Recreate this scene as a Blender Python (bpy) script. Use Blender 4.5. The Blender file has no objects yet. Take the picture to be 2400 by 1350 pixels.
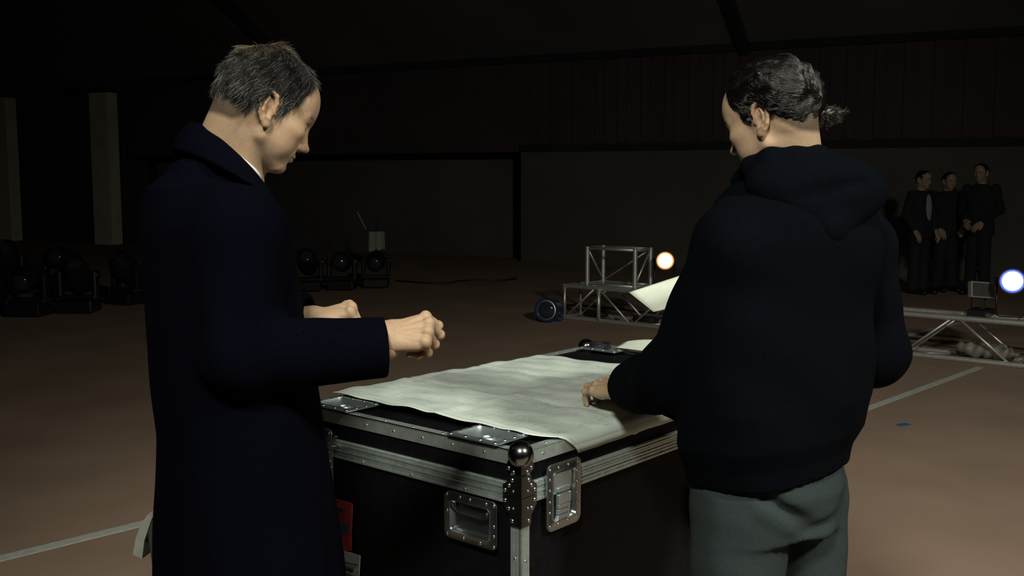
import bpy, bmesh, math, random
import numpy as np
from mathutils import Vector, Matrix

random.seed(7)
RNG = np.random.default_rng(7)
SC = bpy.context.scene
COL = SC.collection

# ------------------------------------------------------------------ camera
FPX, CX, CY = 2446.0, 1200.0, 675.0
CAMH = 1.53
PITCH = math.atan(260.0 / FPX)
cam_data = bpy.data.cameras.new('camera')
cam_data.sensor_width = 36.0
cam_data.lens = 36.0 * FPX / 2400.0
cam_data.clip_start = 0.05
cam_data.clip_end = 200
cam = bpy.data.objects.new('camera', cam_data)
COL.objects.link(cam)
cam.location = (0, 0, CAMH)
cam.rotation_euler = (math.pi / 2 - PITCH, 0, 0)
SC.camera = cam

# ------------------------------------------------------------------ world, lights, exposure
w = bpy.data.worlds.new('world')
SC.world = w
w.use_nodes = True
w.node_tree.nodes['Background'].inputs[0].default_value = (0.55, 0.62, 1.0, 1)
w.node_tree.nodes['Background'].inputs[1].default_value = 0.0
SC.view_settings.view_transform = 'Standard'
SC.view_settings.look = 'None'
SC.view_settings.exposure = 0.0
SC.view_settings.gamma = 1.0
SC.view_settings.use_curve_mapping = False


def spot(name, loc, target, watts, size_deg, radius, color, blend=0.6):
    l = bpy.data.lights.new(name, 'SPOT')
    l.energy = watts
    l.spot_size = math.radians(size_deg)
    l.spot_blend = blend
    l.shadow_soft_size = radius
    l.color = color
    o = bpy.data.objects.new(name, l)
    COL.objects.link(o)
    o.location = loc
    o.rotation_euler = (Vector(target) - Vector(loc)).to_track_quat('-Z', 'Y').to_euler()
    return o


# two work lamps on a high rig behind and either side of the camera
spot('key_lamp_offscreen', (-0.55, -0.95, 3.9), (0.45, 2.6, 0.9), 600, 66, 0.30, (1.0, 0.96, 0.82), 0.9)
spot('second_lamp_offscreen', (2.75, -0.50, 4.1), (2.0, 4.6, 0.2), 860, 105, 0.26, (1.0, 0.95, 0.82), 0.9)

# ------------------------------------------------------------------ helpers
def ray(px, py):
    x, y = (px - CX) / FPX, (CY - py) / FPX
    c, s = math.cos(PITCH), math.sin(PITCH)
    return np.array([x, c + y * s, -s + y * c])


def at(px, py, Y):
    d = ray(px, py)
    return np.array([0, 0, CAMH]) + d * (Y / d[1])


def onz(px, py, z):
    d = ray(px, py)
    return np.array([0, 0, CAMH]) + d * ((z - CAMH) / d[2])


def V(*a):
    return np.array(a, dtype=float)


def unit(v):
    v = np.asarray(v, float)
    return v / np.linalg.norm(v)


# ------------------------------------------------------------------ materials
def nodes_of(m):
    return m.node_tree.nodes, m.node_tree.links


def mat(name, color, rough=0.6, metal=0.0, noise=0.0, scale=20.0, bump=0.0, bscale=200.0, bdist=0.001, spec=0.5, sheen=0.0, color2=None, attr=None, emit=None, estr=0.0, detail=4.0, coat=0.0, subs=0.0):
    m = bpy.data.materials.new(name)
    m.use_nodes = True
    n, l = nodes_of(m)
    b = n['Principled BSDF']
    b.inputs['Base Color'].default_value = (*color, 1)
    b.inputs['Roughness'].default_value = rough
    b.inputs['Metallic'].default_value = metal
    b.inputs['Specular IOR Level'].default_value = spec
    b.inputs['Sheen Weight'].default_value = sheen
    b.inputs['Sheen Roughness'].default_value = 0.5
    b.inputs['Coat Weight'].default_value = coat
    if subs:
        b.inputs['Subsurface Weight'].default_value = subs
        b.inputs['Subsurface Radius'].default_value = (1.0, 0.35, 0.2)
        b.inputs['Subsurface Scale'].default_value = 0.006
    tc = n.new('ShaderNodeTexCoord')
    src = None
    if attr:
        a = n.new('ShaderNodeVertexColor')
        a.layer_name = attr
        src = a.outputs[0]
    if noise > 0:
        t = n.new('ShaderNodeTexNoise')
        t.inputs['Scale'].default_value = scale
        t.inputs['Detail'].default_value = detail
        l.new(tc.outputs['Object'], t.inputs['Vector'])
        r = n.new('ShaderNodeValToRGB')
        c2 = color2 or tuple(c * (1 + noise) for c in color)
        c1 = color if color2 else tuple(c * (1 - noise) for c in color)
        r.color_ramp.elements[0].position = 0.3
        r.color_ramp.elements[1].position = 0.7
        if src is None:
            r.color_ramp.elements[0].color = (*c1, 1)
            r.color_ramp.elements[1].color = (*c2, 1)
            l.new(t.outputs['Fac'], r.inputs[0])
            src = r.outputs[0]
        else:
            r.color_ramp.elements[0].color = (1 - noise,) * 3 + (1,)
            r.color_ramp.elements[1].color = (1 + noise,) * 3 + (1,)
            l.new(t.outputs['Fac'], r.inputs[0])
            mx = n.new('ShaderNodeMix')
            mx.data_type = 'RGBA'
            mx.blend_type = 'MULTIPLY'
            mx.inputs[0].default_value = 1
            l.new(src, mx.inputs[6])
            l.new(r.outputs[0], mx.inputs[7])
            src = mx.outputs[2]
    if src is not None:
        l.new(src, b.inputs['Base Color'])
    if bump > 0:
        t2 = n.new('ShaderNodeTexNoise')
        t2.inputs['Scale'].default_value = bscale
        t2.inputs['Detail'].default_value = 3
        l.new(tc.outputs['Object'], t2.inputs['Vector'])
        bp = n.new('ShaderNodeBump')
        bp.inputs['Strength'].default_value = bump
        bp.inputs['Distance'].default_value = bdist
        l.new(t2.outputs['Fac'], bp.inputs['Height'])
        l.new(bp.outputs[0], b.inputs['Normal'])
    if emit:
        b.inputs['Emission Color'].default_value = (*emit, 1)
        b.inputs['Emission Strength'].default_value = estr
    return m


M = {}
M['floor'] = mat('clay_carpet', (0.335, 0.246, 0.185), 0.95, noise=0.12, scale=1.3, bump=0.5, bscale=260, bdist=0.003, spec=0.1)
M['line'] = mat('court_paint', (0.50, 0.55, 0.50), 0.8, noise=0.12, scale=25)
M['tape'] = mat('blue_tape', (0.02, 0.12, 0.32), 0.7)
M['wall_low'] = mat('painted_blockwork', (0.105, 0.096, 0.084), 0.9, noise=0.12, scale=0.8, spec=0.2)
M['wall_up'] = mat('red_cladding', (0.070, 0.052, 0.054), 0.85, noise=0.15, scale=0.9, spec=0.2)
M['roof'] = mat('roof_lining', (0.145, 0.140, 0.138), 0.9, noise=0.15, scale=0.4, spec=0.1)
M['dark'] = mat('dark_opening', (0.020, 0.020, 0.022), 0.9)
M['bay'] = mat('bay_lining', (0.10, 0.095, 0.10), 0.9, noise=0.2, scale=0.6)
M['brace'] = mat('brace_plate', (0.24, 0.26, 0.28), 0.30, metal=1.0)
M['pillar'] = mat('pale_concrete', (0.55, 0.55, 0.40), 0.9, noise=0.1, scale=3)
M['blackpanel'] = mat('black_laminate', (0.004, 0.004, 0.0055), 0.6, noise=0.3, scale=40, bump=0.15, bscale=500, bdist=0.0006, spec=0.12)
M['alu'] = mat('brushed_aluminium', (0.60, 0.70, 0.68), 0.50, metal=0.85, noise=0.12, scale=60, bump=0.1, bscale=300, bdist=0.0005)
M['steel'] = mat('zinc_steel', (0.72, 0.84, 0.88), 0.44, metal=1.0, noise=0.10, scale=25, bump=0.25, bscale=60, bdist=0.001)
M['chrome'] = mat('chrome', (0.55, 0.58, 0.62), 0.12, metal=1.0)
M['darkchrome'] = mat('dark_chrome', (0.30, 0.31, 0.34), 0.20, metal=1.0)
M['plate'] = mat('pressed_plate', (0.40, 0.45, 0.46), 0.34, metal=1.0, noise=0.12, scale=30, bump=0.15, bscale=50, bdist=0.001)
M['rivet'] = mat('rivet_steel', (0.85, 0.90, 0.92), 0.22, metal=1.0)
M['rubber'] = mat('black_rubber', (0.01, 0.01, 0.011), 0.55)
M['fixture'] = mat('fixture_black', (0.012, 0.012, 0.015), 0.35, spec=0.5)
M['fixture_blue'] = mat('fixture_blue', (0.012, 0.03, 0.12), 0.25, spec=0.6)
M['lens'] = mat('lens_glass', (0.03, 0.035, 0.045), 0.08, spec=0.9)
M['glow_warm'] = mat('lamp_warm', (1, 0.8, 0.5), 0.4, emit=(1.0, 0.62, 0.26), estr=7.0)
M['glow_warm_rim'] = mat('lamp_warm_rim', (1, 0.6, 0.3), 0.4, emit=(1.0, 0.30, 0.06), estr=1.2)
M['glow_cool'] = mat('lamp_cool', (0.8, 0.85, 1), 0.4, emit=(0.72, 0.80, 1.0), estr=3.2)
M['glow_cool_rim'] = mat('lamp_cool_rim', (0.2, 0.3, 1), 0.4, emit=(0.10, 0.18, 0.95), estr=0.9)
M['truss'] = mat('truss_aluminium', (0.62, 0.65, 0.61), 0.42, metal=0.72, noise=0.1, scale=40)
M['cable'] = mat('cable_rubber', (0.012, 0.012, 0.014), 0.5)
M['plastic_wrap'] = mat('crumpled_sheet', (0.20, 0.19, 0.16), 0.5, noise=0.3, scale=14)
M['screen'] = mat('panel_face', (0.05, 0.048, 0.045), 0.6, noise=0.2, scale=120)
M['panel_frame'] = mat('panel_frame_grey', (0.22, 0.22, 0.20), 0.6)
M['chairpad'] = mat('pale_vinyl', (0.30, 0.33, 0.28), 0.6, noise=0.1, scale=30)
M['chairframe'] = mat('olive_frame', (0.035, 0.036, 0.03), 0.6)
M['skin'] = mat('skin', (0.5, 0.3, 0.2), 0.55, attr='Col', noise=0.07, scale=160, bump=0.25, bscale=700, bdist=0.0006, spec=0.35, subs=0.12)
M['hairstrand'] = mat('hair_strands', (0.1, 0.1, 0.1), 0.38, attr='Col', spec=0.5)
M['haircap_grey'] = mat('hair_cap_grey', (0.010, 0.010, 0.010), 0.8, noise=0.4, scale=260)
M['haircap_dark'] = mat('hair_cap_dark', (0.0018, 0.0014, 0.0013), 0.40, noise=0.3, scale=200)
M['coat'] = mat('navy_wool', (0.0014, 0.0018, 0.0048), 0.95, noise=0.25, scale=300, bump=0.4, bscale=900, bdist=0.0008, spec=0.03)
M['shirt'] = mat('white_cotton', (0.68, 0.72, 0.66), 0.85)
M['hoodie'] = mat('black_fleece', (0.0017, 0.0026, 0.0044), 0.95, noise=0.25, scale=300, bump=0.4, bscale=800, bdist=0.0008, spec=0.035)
M['jogger'] = mat('grey_marl', (0.031, 0.043, 0.045), 0.95, noise=0.2, scale=420, bump=0.5, bscale=800, bdist=0.001, spec=0.08)
M['trouser'] = mat('dark_trouser', (0.010, 0.010, 0.014), 0.9)
M['shoe'] = mat('black_leather', (0.010, 0.009, 0.009), 0.35)
M['jacket_dark'] = mat('far_dark_cloth', (0.010, 0.010, 0.013), 0.9)
M['shirt_teal'] = mat('pale_teal_shirt', (0.20, 0.26, 0.25), 0.9)
M['sticker_red'] = mat('red_tag', (0.30, 0.022, 0.022), 0.6, noise=0.3, scale=60)
M['sticker_blue'] = mat('blue_print', (0.02, 0.035, 0.11), 0.6)
M['sticker_white'] = mat('white_label', (0.42, 0.50, 0.52), 0.6, noise=0.12, scale=70)
M['ink'] = mat('black_ink', (0.02, 0.02, 0.03), 0.7)


def paper_material(name, base, ink, k):
    m = bpy.data.materials.new(name)
    m.use_nodes = True
    n, l = nodes_of(m)
    b = n['Principled BSDF']
    b.inputs['Roughness'].default_value = 0.75
    b.inputs['Specular IOR Level'].default_value = 0.2
    uv = n.new('ShaderNodeUVMap')
    uv.uv_map = 'UVMap'

    def mapping(sx, sy, rot=0.0, loc=(0, 0, 0)):
        mp = n.new('ShaderNodeMapping')
        mp.inputs['Scale'].default_value = (sx, sy, 1)
        mp.inputs['Rotation'].default_value = (0, 0, rot)
        mp.inputs['Location'].default_value = loc
        l.new(uv.outputs[0], mp.inputs[0])
        return mp

    def math_node(op, a, bb=None):
        q = n.new('ShaderNodeMath')
        q.operation = op
        for i, s in enumerate((a, bb)):
            if s is None:
                continue
            if isinstance(s, (int, float)):
                q.inputs[i].default_value = s
            else:
                l.new(s, q.inputs[i])
        return q.outputs[0]

    def ramp(src, p0, p1, c0=0.0, c1=1.0):
        r = n.new('ShaderNodeValToRGB')
        r.color_ramp.elements[0].position = p0
        r.color_ramp.elements[1].position = p1
        r.color_ramp.elements[0].color = (c0, c0, c0, 1)
        r.color_ramp.elements[1].color = (c1, c1, c1, 1)
        l.new(src, r.inputs[0])
        return r.outputs[0]
    # line work: nested room outlines of a plan
    lines = None
    for (sx, sy, rot, off, ms) in ((7, 11, 0.0, (0, 0, 0), 0.012), (15, 23, 0.0, (0.3, 0.1, 0), 0.02), (5, 9, 0.22, (0.2, 0.4, 0), 0.009)):
        br = n.new('ShaderNodeTexBrick')
        br.inputs['Scale'].default_value = 1.0
        br.inputs['Mortar Size'].default_value = ms
        br.inputs['Mortar Smooth'].default_value = 0.1
        br.inputs['Brick Width'].default_value = 0.9
        br.inputs['Row Height'].default_value = 0.55
        br.inputs['Color1'].default_value = br.inputs['Color2'].default_value = (0, 0, 0, 1)
        br.inputs['Mortar'].default_value = (1, 1, 1, 1)
        l.new(mapping(sx, sy, rot, off).outputs[0], br.inputs['Vector'])
        nz = n.new('ShaderNodeTexNoise')
        nz.inputs['Scale'].default_value = 5.0 + sx * 0.3
        l.new(mapping(1, 1.6, 0, (sx, sy, 0)).outputs[0], nz.inputs['Vector'])
        v = math_node('MULTIPLY', br.outputs['Color'], ramp(nz.outputs['Fac'], 0.42, 0.6))
        lines = v if lines is None else math_node('MAXIMUM', lines, v)
    # small annotations
    vo = n.new('ShaderNodeTexNoise')
    vo.inputs['Scale'].default_value = 1.0
    vo.inputs['Detail'].default_value = 2
    l.new(mapping(150, 330).outputs[0], vo.inputs['Vector'])
    zz = n.new('ShaderNodeTexNoise')
    zz.inputs['Scale'].default_value = 7.0
    l.new(mapping(1.0, 1.4, 0.3).outputs[0], zz.inputs['Vector'])
    notes = math_node('MULTIPLY', ramp(vo.outputs['Fac'], 0.55, 0.64), ramp(zz.outputs['Fac'], 0.50, 0.62))
    # soft washes of grey print
    wz = n.new('ShaderNodeTexNoise')
    wz.inputs['Scale'].default_value = 3.2
    wz.inputs['Detail'].default_value = 6
    l.new(mapping(1.0, 2.0, 0.5).outputs[0], wz.inputs['Vector'])
    wash = ramp(wz.outputs['Fac'], 0.40, 0.72)
    tot = math_node('ADD', math_node('MULTIPLY', lines, 0.50 * k), math_node('MULTIPLY', notes, 0.60 * k))
    tot = math_node('ADD', tot, math_node('MULTIPLY', wash, 0.46 * k))
    # blank margin round the print
    sep = n.new('ShaderNodeSeparateXYZ')
    l.new(uv.outputs[0], sep.inputs[0])
    mu = math_node('ABSOLUTE', math_node('SUBTRACT', sep.outputs[0], 0.5))
    mv = math_node('ABSOLUTE', math_node('SUBTRACT', sep.outputs[1], 0.5))
    mar = math_node('MULTIPLY', ramp(mu, 0.44, 0.46, 1, 0), ramp(mv, 0.45, 0.47, 1, 0))
    tot = math_node('MULTIPLY', tot, mar)
    # border line of the sheet
    bl = math_node('MAXIMUM', math_node('MULTIPLY', ramp(mu, 0.470, 0.4705), ramp(mu, 0.4735, 0.474, 1, 0)),
                   math_node('MULTIPLY', ramp(mv, 0.478, 0.4785), ramp(mv, 0.481, 0.4815, 1, 0)))
    tot = math_node('ADD', tot, math_node('MULTIPLY', bl, 0.45))
    mx = n.new('ShaderNodeMix')
    mx.data_type = 'RGBA'
    mx.inputs[6].default_value = (*base, 1)
    mx.inputs[7].default_value = (*ink, 1)
    l.new(tot, mx.inputs[0])
    l.new(mx.outputs[2], b.inputs['Base Color'])
    return m


M['plan'] = paper_material('printed_plan', (0.62, 0.72, 0.66), (0.22, 0.26, 0.28), 1.0)
M['sheet'] = paper_material('printed_sheet', (0.66, 0.74, 0.64), (0.25, 0.28, 0.28), 0.35)


# ------------------------------------------------------------------ object helpers
def link(o, parent=None):
    COL.objects.link(o)
    if parent is not None:
        o.parent = parent
    return o


def tag(o, label=None, cat=None, group=None, kind=None):
    if label:
        o['label'] = label
    if cat:
        o['category'] = cat
    if group:
        o['group'] = group
    if kind:
        o['kind'] = kind
    return o


def empty(name, loc=(0, 0, 0), rz=0.0):
    o = bpy.data.objects.new(name, None)
    o.empty_display_size = 0.1
    o.location = tuple(loc)
    o.rotation_euler = (0, 0, rz)
    COL.objects.link(o)
    bpy.context.view_layer.update()
    return o


def mesh_obj(name, verts, faces, m, parent=None, smooth=False, world=True):
    me = bpy.data.meshes.new(name)
    me.from_pydata([tuple(v) for v in verts], [], faces)
    me.materials.append(M[m] if isinstance(m, str) else m)
    if smooth:
        me.polygons.foreach_set('use_smooth', [True] * len(me.polygons))
    o = bpy.data.objects.new(name, me)
    link(o, parent)
    return o


class MB:
    """collects simple solids into one mesh"""

    def __init__(self):
        self.bm = bmesh.new()

    def box(self, c, s, rot=None, bevel=0.0):
        r = bmesh.ops.create_cube(self.bm, size=1.0)
        vs = r['verts']
        mt = Matrix.Translation(Vector(tuple(c))) @ (rot.to_4x4() if rot is not None else Matrix.Identity(4)) @ Matrix.Diagonal((s[0], s[1], s[2], 1))
        bmesh.ops.transform(self.bm, matrix=mt, verts=vs)
        if bevel > 0:
            es = list({e for v in vs for e in v.link_edges})
            bmesh.ops.bevel(self.bm, geom=es, offset=bevel, segments=2, affect='EDGES', profile=0.5)
        return self

    def tube(self, a, b, r, seg=10, r2=None):
        a, b = Vector(tuple(a)), Vector(tuple(b))
        d = b - a
        rr = bmesh.ops.create_cone(self.bm, cap_ends=True, segments=seg, radius1=r, radius2=r if r2 is None else r2, depth=d.length)
        mt = Matrix.Translation((a + b) / 2) @ d.to_track_quat('Z', 'Y').to_matrix().to_4x4()
        bmesh.ops.transform(self.bm, matrix=mt, verts=rr['verts'])
        return self

    def path(self, pts, r, seg=6):
        pts = [Vector(tuple(p)) for p in pts]
        rings = []
        for i, p in enumerate(pts):
            t = (pts[min(i + 1, len(pts) - 1)] - pts[max(i - 1, 0)]).normalized()
            q = t.to_track_quat('Z', 'Y')
            rings.append([self.bm.verts.new(p + q @ Vector((r * math.cos(2 * math.pi * k / seg), r * math.sin(2 * math.pi * k / seg), 0))) for k in range(seg)])
        for a, b in zip(rings, rings[1:]):
            for k in range(seg):
                self.bm.faces.new((a[k], a[(k + 1) % seg], b[(k + 1) % seg], b[k]))
        self.bm.faces.new(rings[0][::-1])
        self.bm.faces.new(rings[-1])
        return self

    def sphere(self, c, r, seg=16, rings=10, scale=(1, 1, 1), rot=None):
        rr = bmesh.ops.create_uvsphere(self.bm, u_segments=seg, v_segments=rings, radius=r)
        mt = Matrix.Translation(Vector(tuple(c))) @ (rot.to_4x4() if rot is not None else Matrix.Identity(4)) @ Matrix.Diagonal((*scale, 1))
        bmesh.ops.transform(self.bm, matrix=mt, verts=rr['verts'])
        return self

    def lathe(self, prof, a, axis, seg=20, caps=True):
        """profile [(r, h)] turned round axis from point a"""
        q = Vector(tuple(axis)).to_track_quat('Z', 'Y')
        a = Vector(tuple(a))
        rings = []
        for r, h in prof:
            rings.append([self.bm.verts.new(a + q @ Vector((r * math.cos(2 * math.pi * k / seg), r * math.sin(2 * math.pi * k / seg), h))) for k in range(seg)])
        for i, j in zip(rings, rings[1:]):
            for k in range(seg):
                self.bm.faces.new((i[k], i[(k + 1) % seg], j[(k + 1) % seg], j[k]))
        if caps:
            self.bm.faces.new(rings[0][::-1])
            self.bm.faces.new(rings[-1])
        return self

    def prism(self, pts, off):
        """polygon (3D points) extruded by vector off"""
        a = [self.bm.verts.new(tuple(p)) for p in pts]
        b = [self.bm.verts.new(tuple(np.asarray(p) + np.asarray(off))) for p in pts]
        n = len(pts)
        self.bm.faces.new(a[::-1])
        self.bm.faces.new(b)
        for i in range(n):
            self.bm.faces.new((a[i], a[(i + 1) % n], b[(i + 1) % n], b[i]))
        return self

    def build(self, name, m, parent=None, smooth=False, inv=None):
        bmesh.ops.recalc_face_normals(self.bm, faces=self.bm.faces)
        if inv is not None:
            bmesh.ops.transform(self.bm, matrix=inv, verts=self.bm.verts)
        me = bpy.data.meshes.new(name)
        self.bm.to_mesh(me)
        self.bm.free()
        me.materials.append(M[m] if isinstance(m, str) else m)
        if smooth:
            me.polygons.foreach_set('use_smooth', [True] * len(me.polygons))
            if smooth == 'auto':
                me.set_sharp_from_angle(angle=math.radians(40))
        o = bpy.data.objects.new(name, me)
        link(o, parent)
        return o


def inv_of(o):
    bpy.context.view_layer.update()
    return o.matrix_world.inverted()


# ------------------------------------------------------------------ implicit surface mesher
def cap(p, a, b, r1, r2):
    a = np.asarray(a, np.float32)
    ab = np.asarray(b, np.float32) - a
    pa = p - a
    t = np.clip(pa @ ab / max(float(ab @ ab), 1e-12), 0, 1)
    return np.linalg.norm(pa - t[:, None] * ab, axis=1) - (r1 + (r2 - r1) * t)


def ell(p, c, r, R=None):
    q = p - np.asarray(c, np.float32)
    if R is not None:
        q = q @ np.asarray(R, np.float32)
    r = np.asarray(r, np.float32)
    k0 = np.linalg.norm(q / r, axis=1)
    k1 = np.linalg.norm(q / (r * r), axis=1)
    return k0 * (k0 - 1) / np.maximum(k1, 1e-9)


def smin(a, b, k):
    h = np.clip(0.5 + 0.5 * (b - a) / k, 0, 1)
    return b * (1 - h) + a * h - k * h * (1 - h)


def smax(a, b, k):
    return -smin(-a, -b, k)


def stack(p, rows, fwd, power=2.0):
    """horizontal ellipses stacked in z: rows of (z, cx, cy, rf, rl); fwd = horizontal front direction"""
    rows = sorted(rows)
    zs = np.array([r[0] for r in rows])
    A = np.array([r[1:] for r in rows])
    z = p[:, 2]
    v = [np.interp(z, zs, A[:, i]) for i in range(4)]
    f = np.asarray(fwd, float)
    dx, dy = p[:, 0] - v[0], p[:, 1] - v[1]
    a = (dx * f[0] + dy * f[1])
    b = (-dx * f[1] + dy * f[0])
    k = (np.abs(a / v[2]) ** power + np.abs(b / v[3]) ** power) ** (1 / power)
    d = (k - 1) * np.minimum(v[2], v[3])
    dz = np.maximum(zs[0] - z, z - zs[-1])
    return np.maximum(d, dz)


def wave(p, seed, n, f0, f1, amp):
    r = np.random.default_rng(seed)
    out = 0
    for i in range(n):
        k = r.normal(size=3)
        k = k / np.linalg.norm(k) * r.uniform(f0, f1) * 2 * math.pi
        out = out + np.sin(p @ k.astype(np.float32) + r.uniform(0, 6.28))
    return out * amp / math.sqrt(n)


def sdf_mesh(f, lo, hi, h, n=10, newton=2):
    lo = np.asarray(lo, float)
    hi = np.asarray(hi, float)
    nb = np.maximum(np.ceil((hi - lo) / (h * n)).astype(int), 1)
    bi = np.stack(np.meshgrid(*[np.arange(k) for k in nb], indexing='ij'), -1).reshape(-1, 3)
    cen = lo + (bi + 0.5) * n * h
    d = np.concatenate([f(c.astype(np.float32)) for c in np.array_split(cen, max(1, len(cen) // 200000 + 1))])
    bi = bi[np.abs(d) < n * h * 0.87 * 1.5 + 0.004]
    s = np.stack(np.meshgrid(*[np.arange(n + 1)] * 3, indexing='ij'), -1).reshape(-1, 3)
    N1 = n + 1
    vals = np.empty((len(bi), N1 ** 3), np.float32)
    step = max(1, 260000 // N1 ** 3)
    for i in range(0, len(bi), step):
        g = (bi[i:i + step, None, :] * n + s[None]).reshape(-1, 3)
        vals[i:i + step] = f((lo + g * h).astype(np.float32)).reshape(-1, N1 ** 3)
    vals = vals.reshape(-1, N1, N1, N1)
    sg = vals < 0
    cnt = np.zeros((len(bi), n, n, n), np.int8)
    for a in (0, 1):
        for b in (0, 1):
            for c in (0, 1):
                cnt += sg[:, a:a + n, b:b + n, c:c + n]
    act = (cnt > 0) & (cnt < 8)
    B, I, J, K = np.nonzero(act)
    gi = bi[B] * n + np.stack([I, J, K], 1)
    dims = nb * n + 2
    key = (gi[:, 0] * dims[1] + gi[:, 1]) * dims[2] + gi[:, 2]
    acc = np.zeros((len(B), 3))
    num = np.zeros(len(B))
    for ax in range(3):
        o1, o2 = [(1, 2), (0, 2), (0, 1)][ax]
        for u in (0, 1):
            for v in (0, 1):
                off = np.zeros(3, int)
                off[o1] = u
                off[o2] = v
                e0 = vals[B, I + off[0], J + off[1], K + off[2]]
                of2 = off.copy()
                of2[ax] = 1
                e1 = vals[B, I + of2[0], J + of2[1], K + of2[2]]
                m = (e0 < 0) != (e1 < 0)
                t = np.where(m, e0 / np.where(m, e0 - e1, 1), 0)
                q = np.tile(off.astype(float), (len(B), 1))
                q[:, ax] = t
                acc += q * m[:, None]
                num += m
    verts = lo + (gi + acc / num[:, None]) * h
    order = np.argsort(key)
    skey = key[order]

    def look(g):
        k = (g[:, 0] * dims[1] + g[:, 1]) * dims[2] + g[:, 2]
        p = np.clip(np.searchsorted(skey, k), 0, len(skey) - 1)
        ok = skey[p] == k
        return np.where(ok, order[p], -1)
    quads = []
    for ax in range(3):
        sl0 = [slice(None)] + [slice(0, n)] * 3
        sl1 = [slice(None)] + [slice(0, n)] * 3
        sl1[ax + 1] = slice(1, n + 1)
        a0, a1 = sg[tuple(sl0)], sg[tuple(sl1)]
        B2, I2, J2, K2 = np.nonzero(a0 != a1)
        g = bi[B2] * n + np.stack([I2, J2, K2], 1)
        flip = a0[B2, I2, J2, K2]
        o1, o2 = [(1, 2), (2, 0), (0, 1)][ax]
        e1 = np.zeros(3, int)
        e1[o1] = 1
        e2 = np.zeros(3, int)
        e2[o2] = 1
        c = [look(g - e1 - e2), look(g - e2), look(g), look(g - e1)]
        q = np.stack(c, 1)
        ok = (q >= 0).all(1)
        q[~flip] = q[~flip][:, ::-1]
        quads.append(q[ok])
    quads = np.concatenate(quads)
    e = h * 0.4
    for _ in range(newton):
        vf = verts.astype(np.float32)
        dd = f(vf)
        gr = np.stack([(f(vf + np.eye(3, dtype=np.float32)[i] * e) - f(vf - np.eye(3, dtype=np.float32)[i] * e)) for i in range(3)], 1) / (2 * e)
        g2 = np.maximum((gr ** 2).sum(1), 0.05)
        stp = gr * (dd / g2)[:, None]
        ln = np.linalg.norm(stp, axis=1, keepdims=True)
        stp *= np.minimum(1, h * 0.6 / np.maximum(ln, 1e-9))
        verts = verts - stp
    return verts, quads


def np_mesh(name, verts, quads, m, parent=None, col=None, inv=None, smooth=True):
    if inv is not None:
        A = np.array(inv)
        verts = verts @ A[:3, :3].T + A[:3, 3]
    k = quads.shape[1]
    me = bpy.data.meshes.new(name)
    me.vertices.add(len(verts))
    me.vertices.foreach_set('co', np.asarray(verts, np.float32).ravel())
    me.loops.add(quads.size)
    me.loops.foreach_set('vertex_index', quads.astype(np.int32).ravel())
    me.polygons.add(len(quads))
    me.polygons.foreach_set('loop_start', np.arange(0, quads.size, k, dtype=np.int32))
    me.polygons.foreach_set('use_smooth', np.full(len(quads), smooth))
    me.update(calc_edges=True)
    me.validate()
    if col is not None:
        a = me.color_attributes.new('Col', 'FLOAT_COLOR', 'POINT')
        c4 = np.ones((len(verts), 4), np.float32)
        c4[:, :3] = col
        a.data.foreach_set('color', c4.ravel())
    me.materials.append(M[m])
    o = bpy.data.objects.new(name, me)
    link(o, parent)
    return o


def join_np(parts):
    vs, qs, off = [], [], 0
    for v, q in parts:
        vs.append(v)
        qs.append(q + off)
        off += len(v)
    return np.concatenate(vs), np.concatenate(qs)


# ================================================================== SETTING
def plane_obj(name, pts, m, parent=None):
    return mesh_obj(name, pts, [tuple(range(len(pts)))], m, parent)


floor_o = MB().box((0, 12, -0.05), (60, 50, 0.10)).build('floor', 'floor')
tag(floor_o, 'red brown clay coloured carpet court floor with white lines', 'floor', kind='structure')

# painted court lines, lying on the floor
def court_line(p0, p1, width, ext0, ext1):
    p0, p1 = V(*p0[:2]), V(*p1[:2])
    d = unit(p1 - p0)
    a, b = p0 - d * ext0, p1 + d * ext1
    nrm = V(-d[1], d[0]) * width / 2
    z = 0.003
    pts = [(*(a - nrm), z), (*(b - nrm), z), (*(b + nrm), z), (*(a + nrm), z)]
    mb = MB()
    mb.prism(pts, (0, 0, -0.0028))
    return mb.build('court_line', 'line', floor_o, inv=inv_of(floor_o))


court_line(onz(0, 1310, 0), onz(345, 1225, 0), 0.068, 2.5, 9.0)
court_line(onz(2060, 948, 0), onz(2303, 859, 0), 0.060, 5.0, -0.05)
tp = onz(2117, 996, 0)
tag(MB().box((tp[0], tp[1], 0.002), (0.085, 0.05, 0.004), Matrix.Rotation(0.5, 3, 'Z')).build('tape_mark', 'tape'),
    'small scrap of blue tape stuck on the floor', 'tape')

# far wall runs obliquely; base points from the photo
WA = onz(1000, 604, 0)
WB = onz(2400, 662, 0)
wd = unit((WB - WA)[:2])
wn = V(wd[1], -wd[0])
if wn[1] > 0:
    wn = -wn                      # towards the camera
W0 = WA[:2] - wd * 16
W1 = WB[:2] + wd * 10
LOWH, BANDH = 1.98, 3.55


def wall_box(name, t0, t1, z0, z1, thick, m, parent=None, out=0.0):
    a = WA[:2] + wd * t0 + wn * out
    b = WA[:2] + wd * t1 + wn * out
    off = -wn * thick
    pts = [(*a, z0), (*b, z0), (*(b + off), z0), (*(a + off), z0)]
    return MB().prism(pts, (0, 0, z1 - z0)).build(name, m, parent, inv=inv_of(parent) if parent else None)


def wt(px):
    """distance along the far wall where the pixel column meets it"""
    d = ray(px, 500)[:2]
    A = np.array([[d[0], -wd[0]], [d[1], -wd[1]]])
    s = np.linalg.solve(A, WA[:2])
    return s[1]


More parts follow.
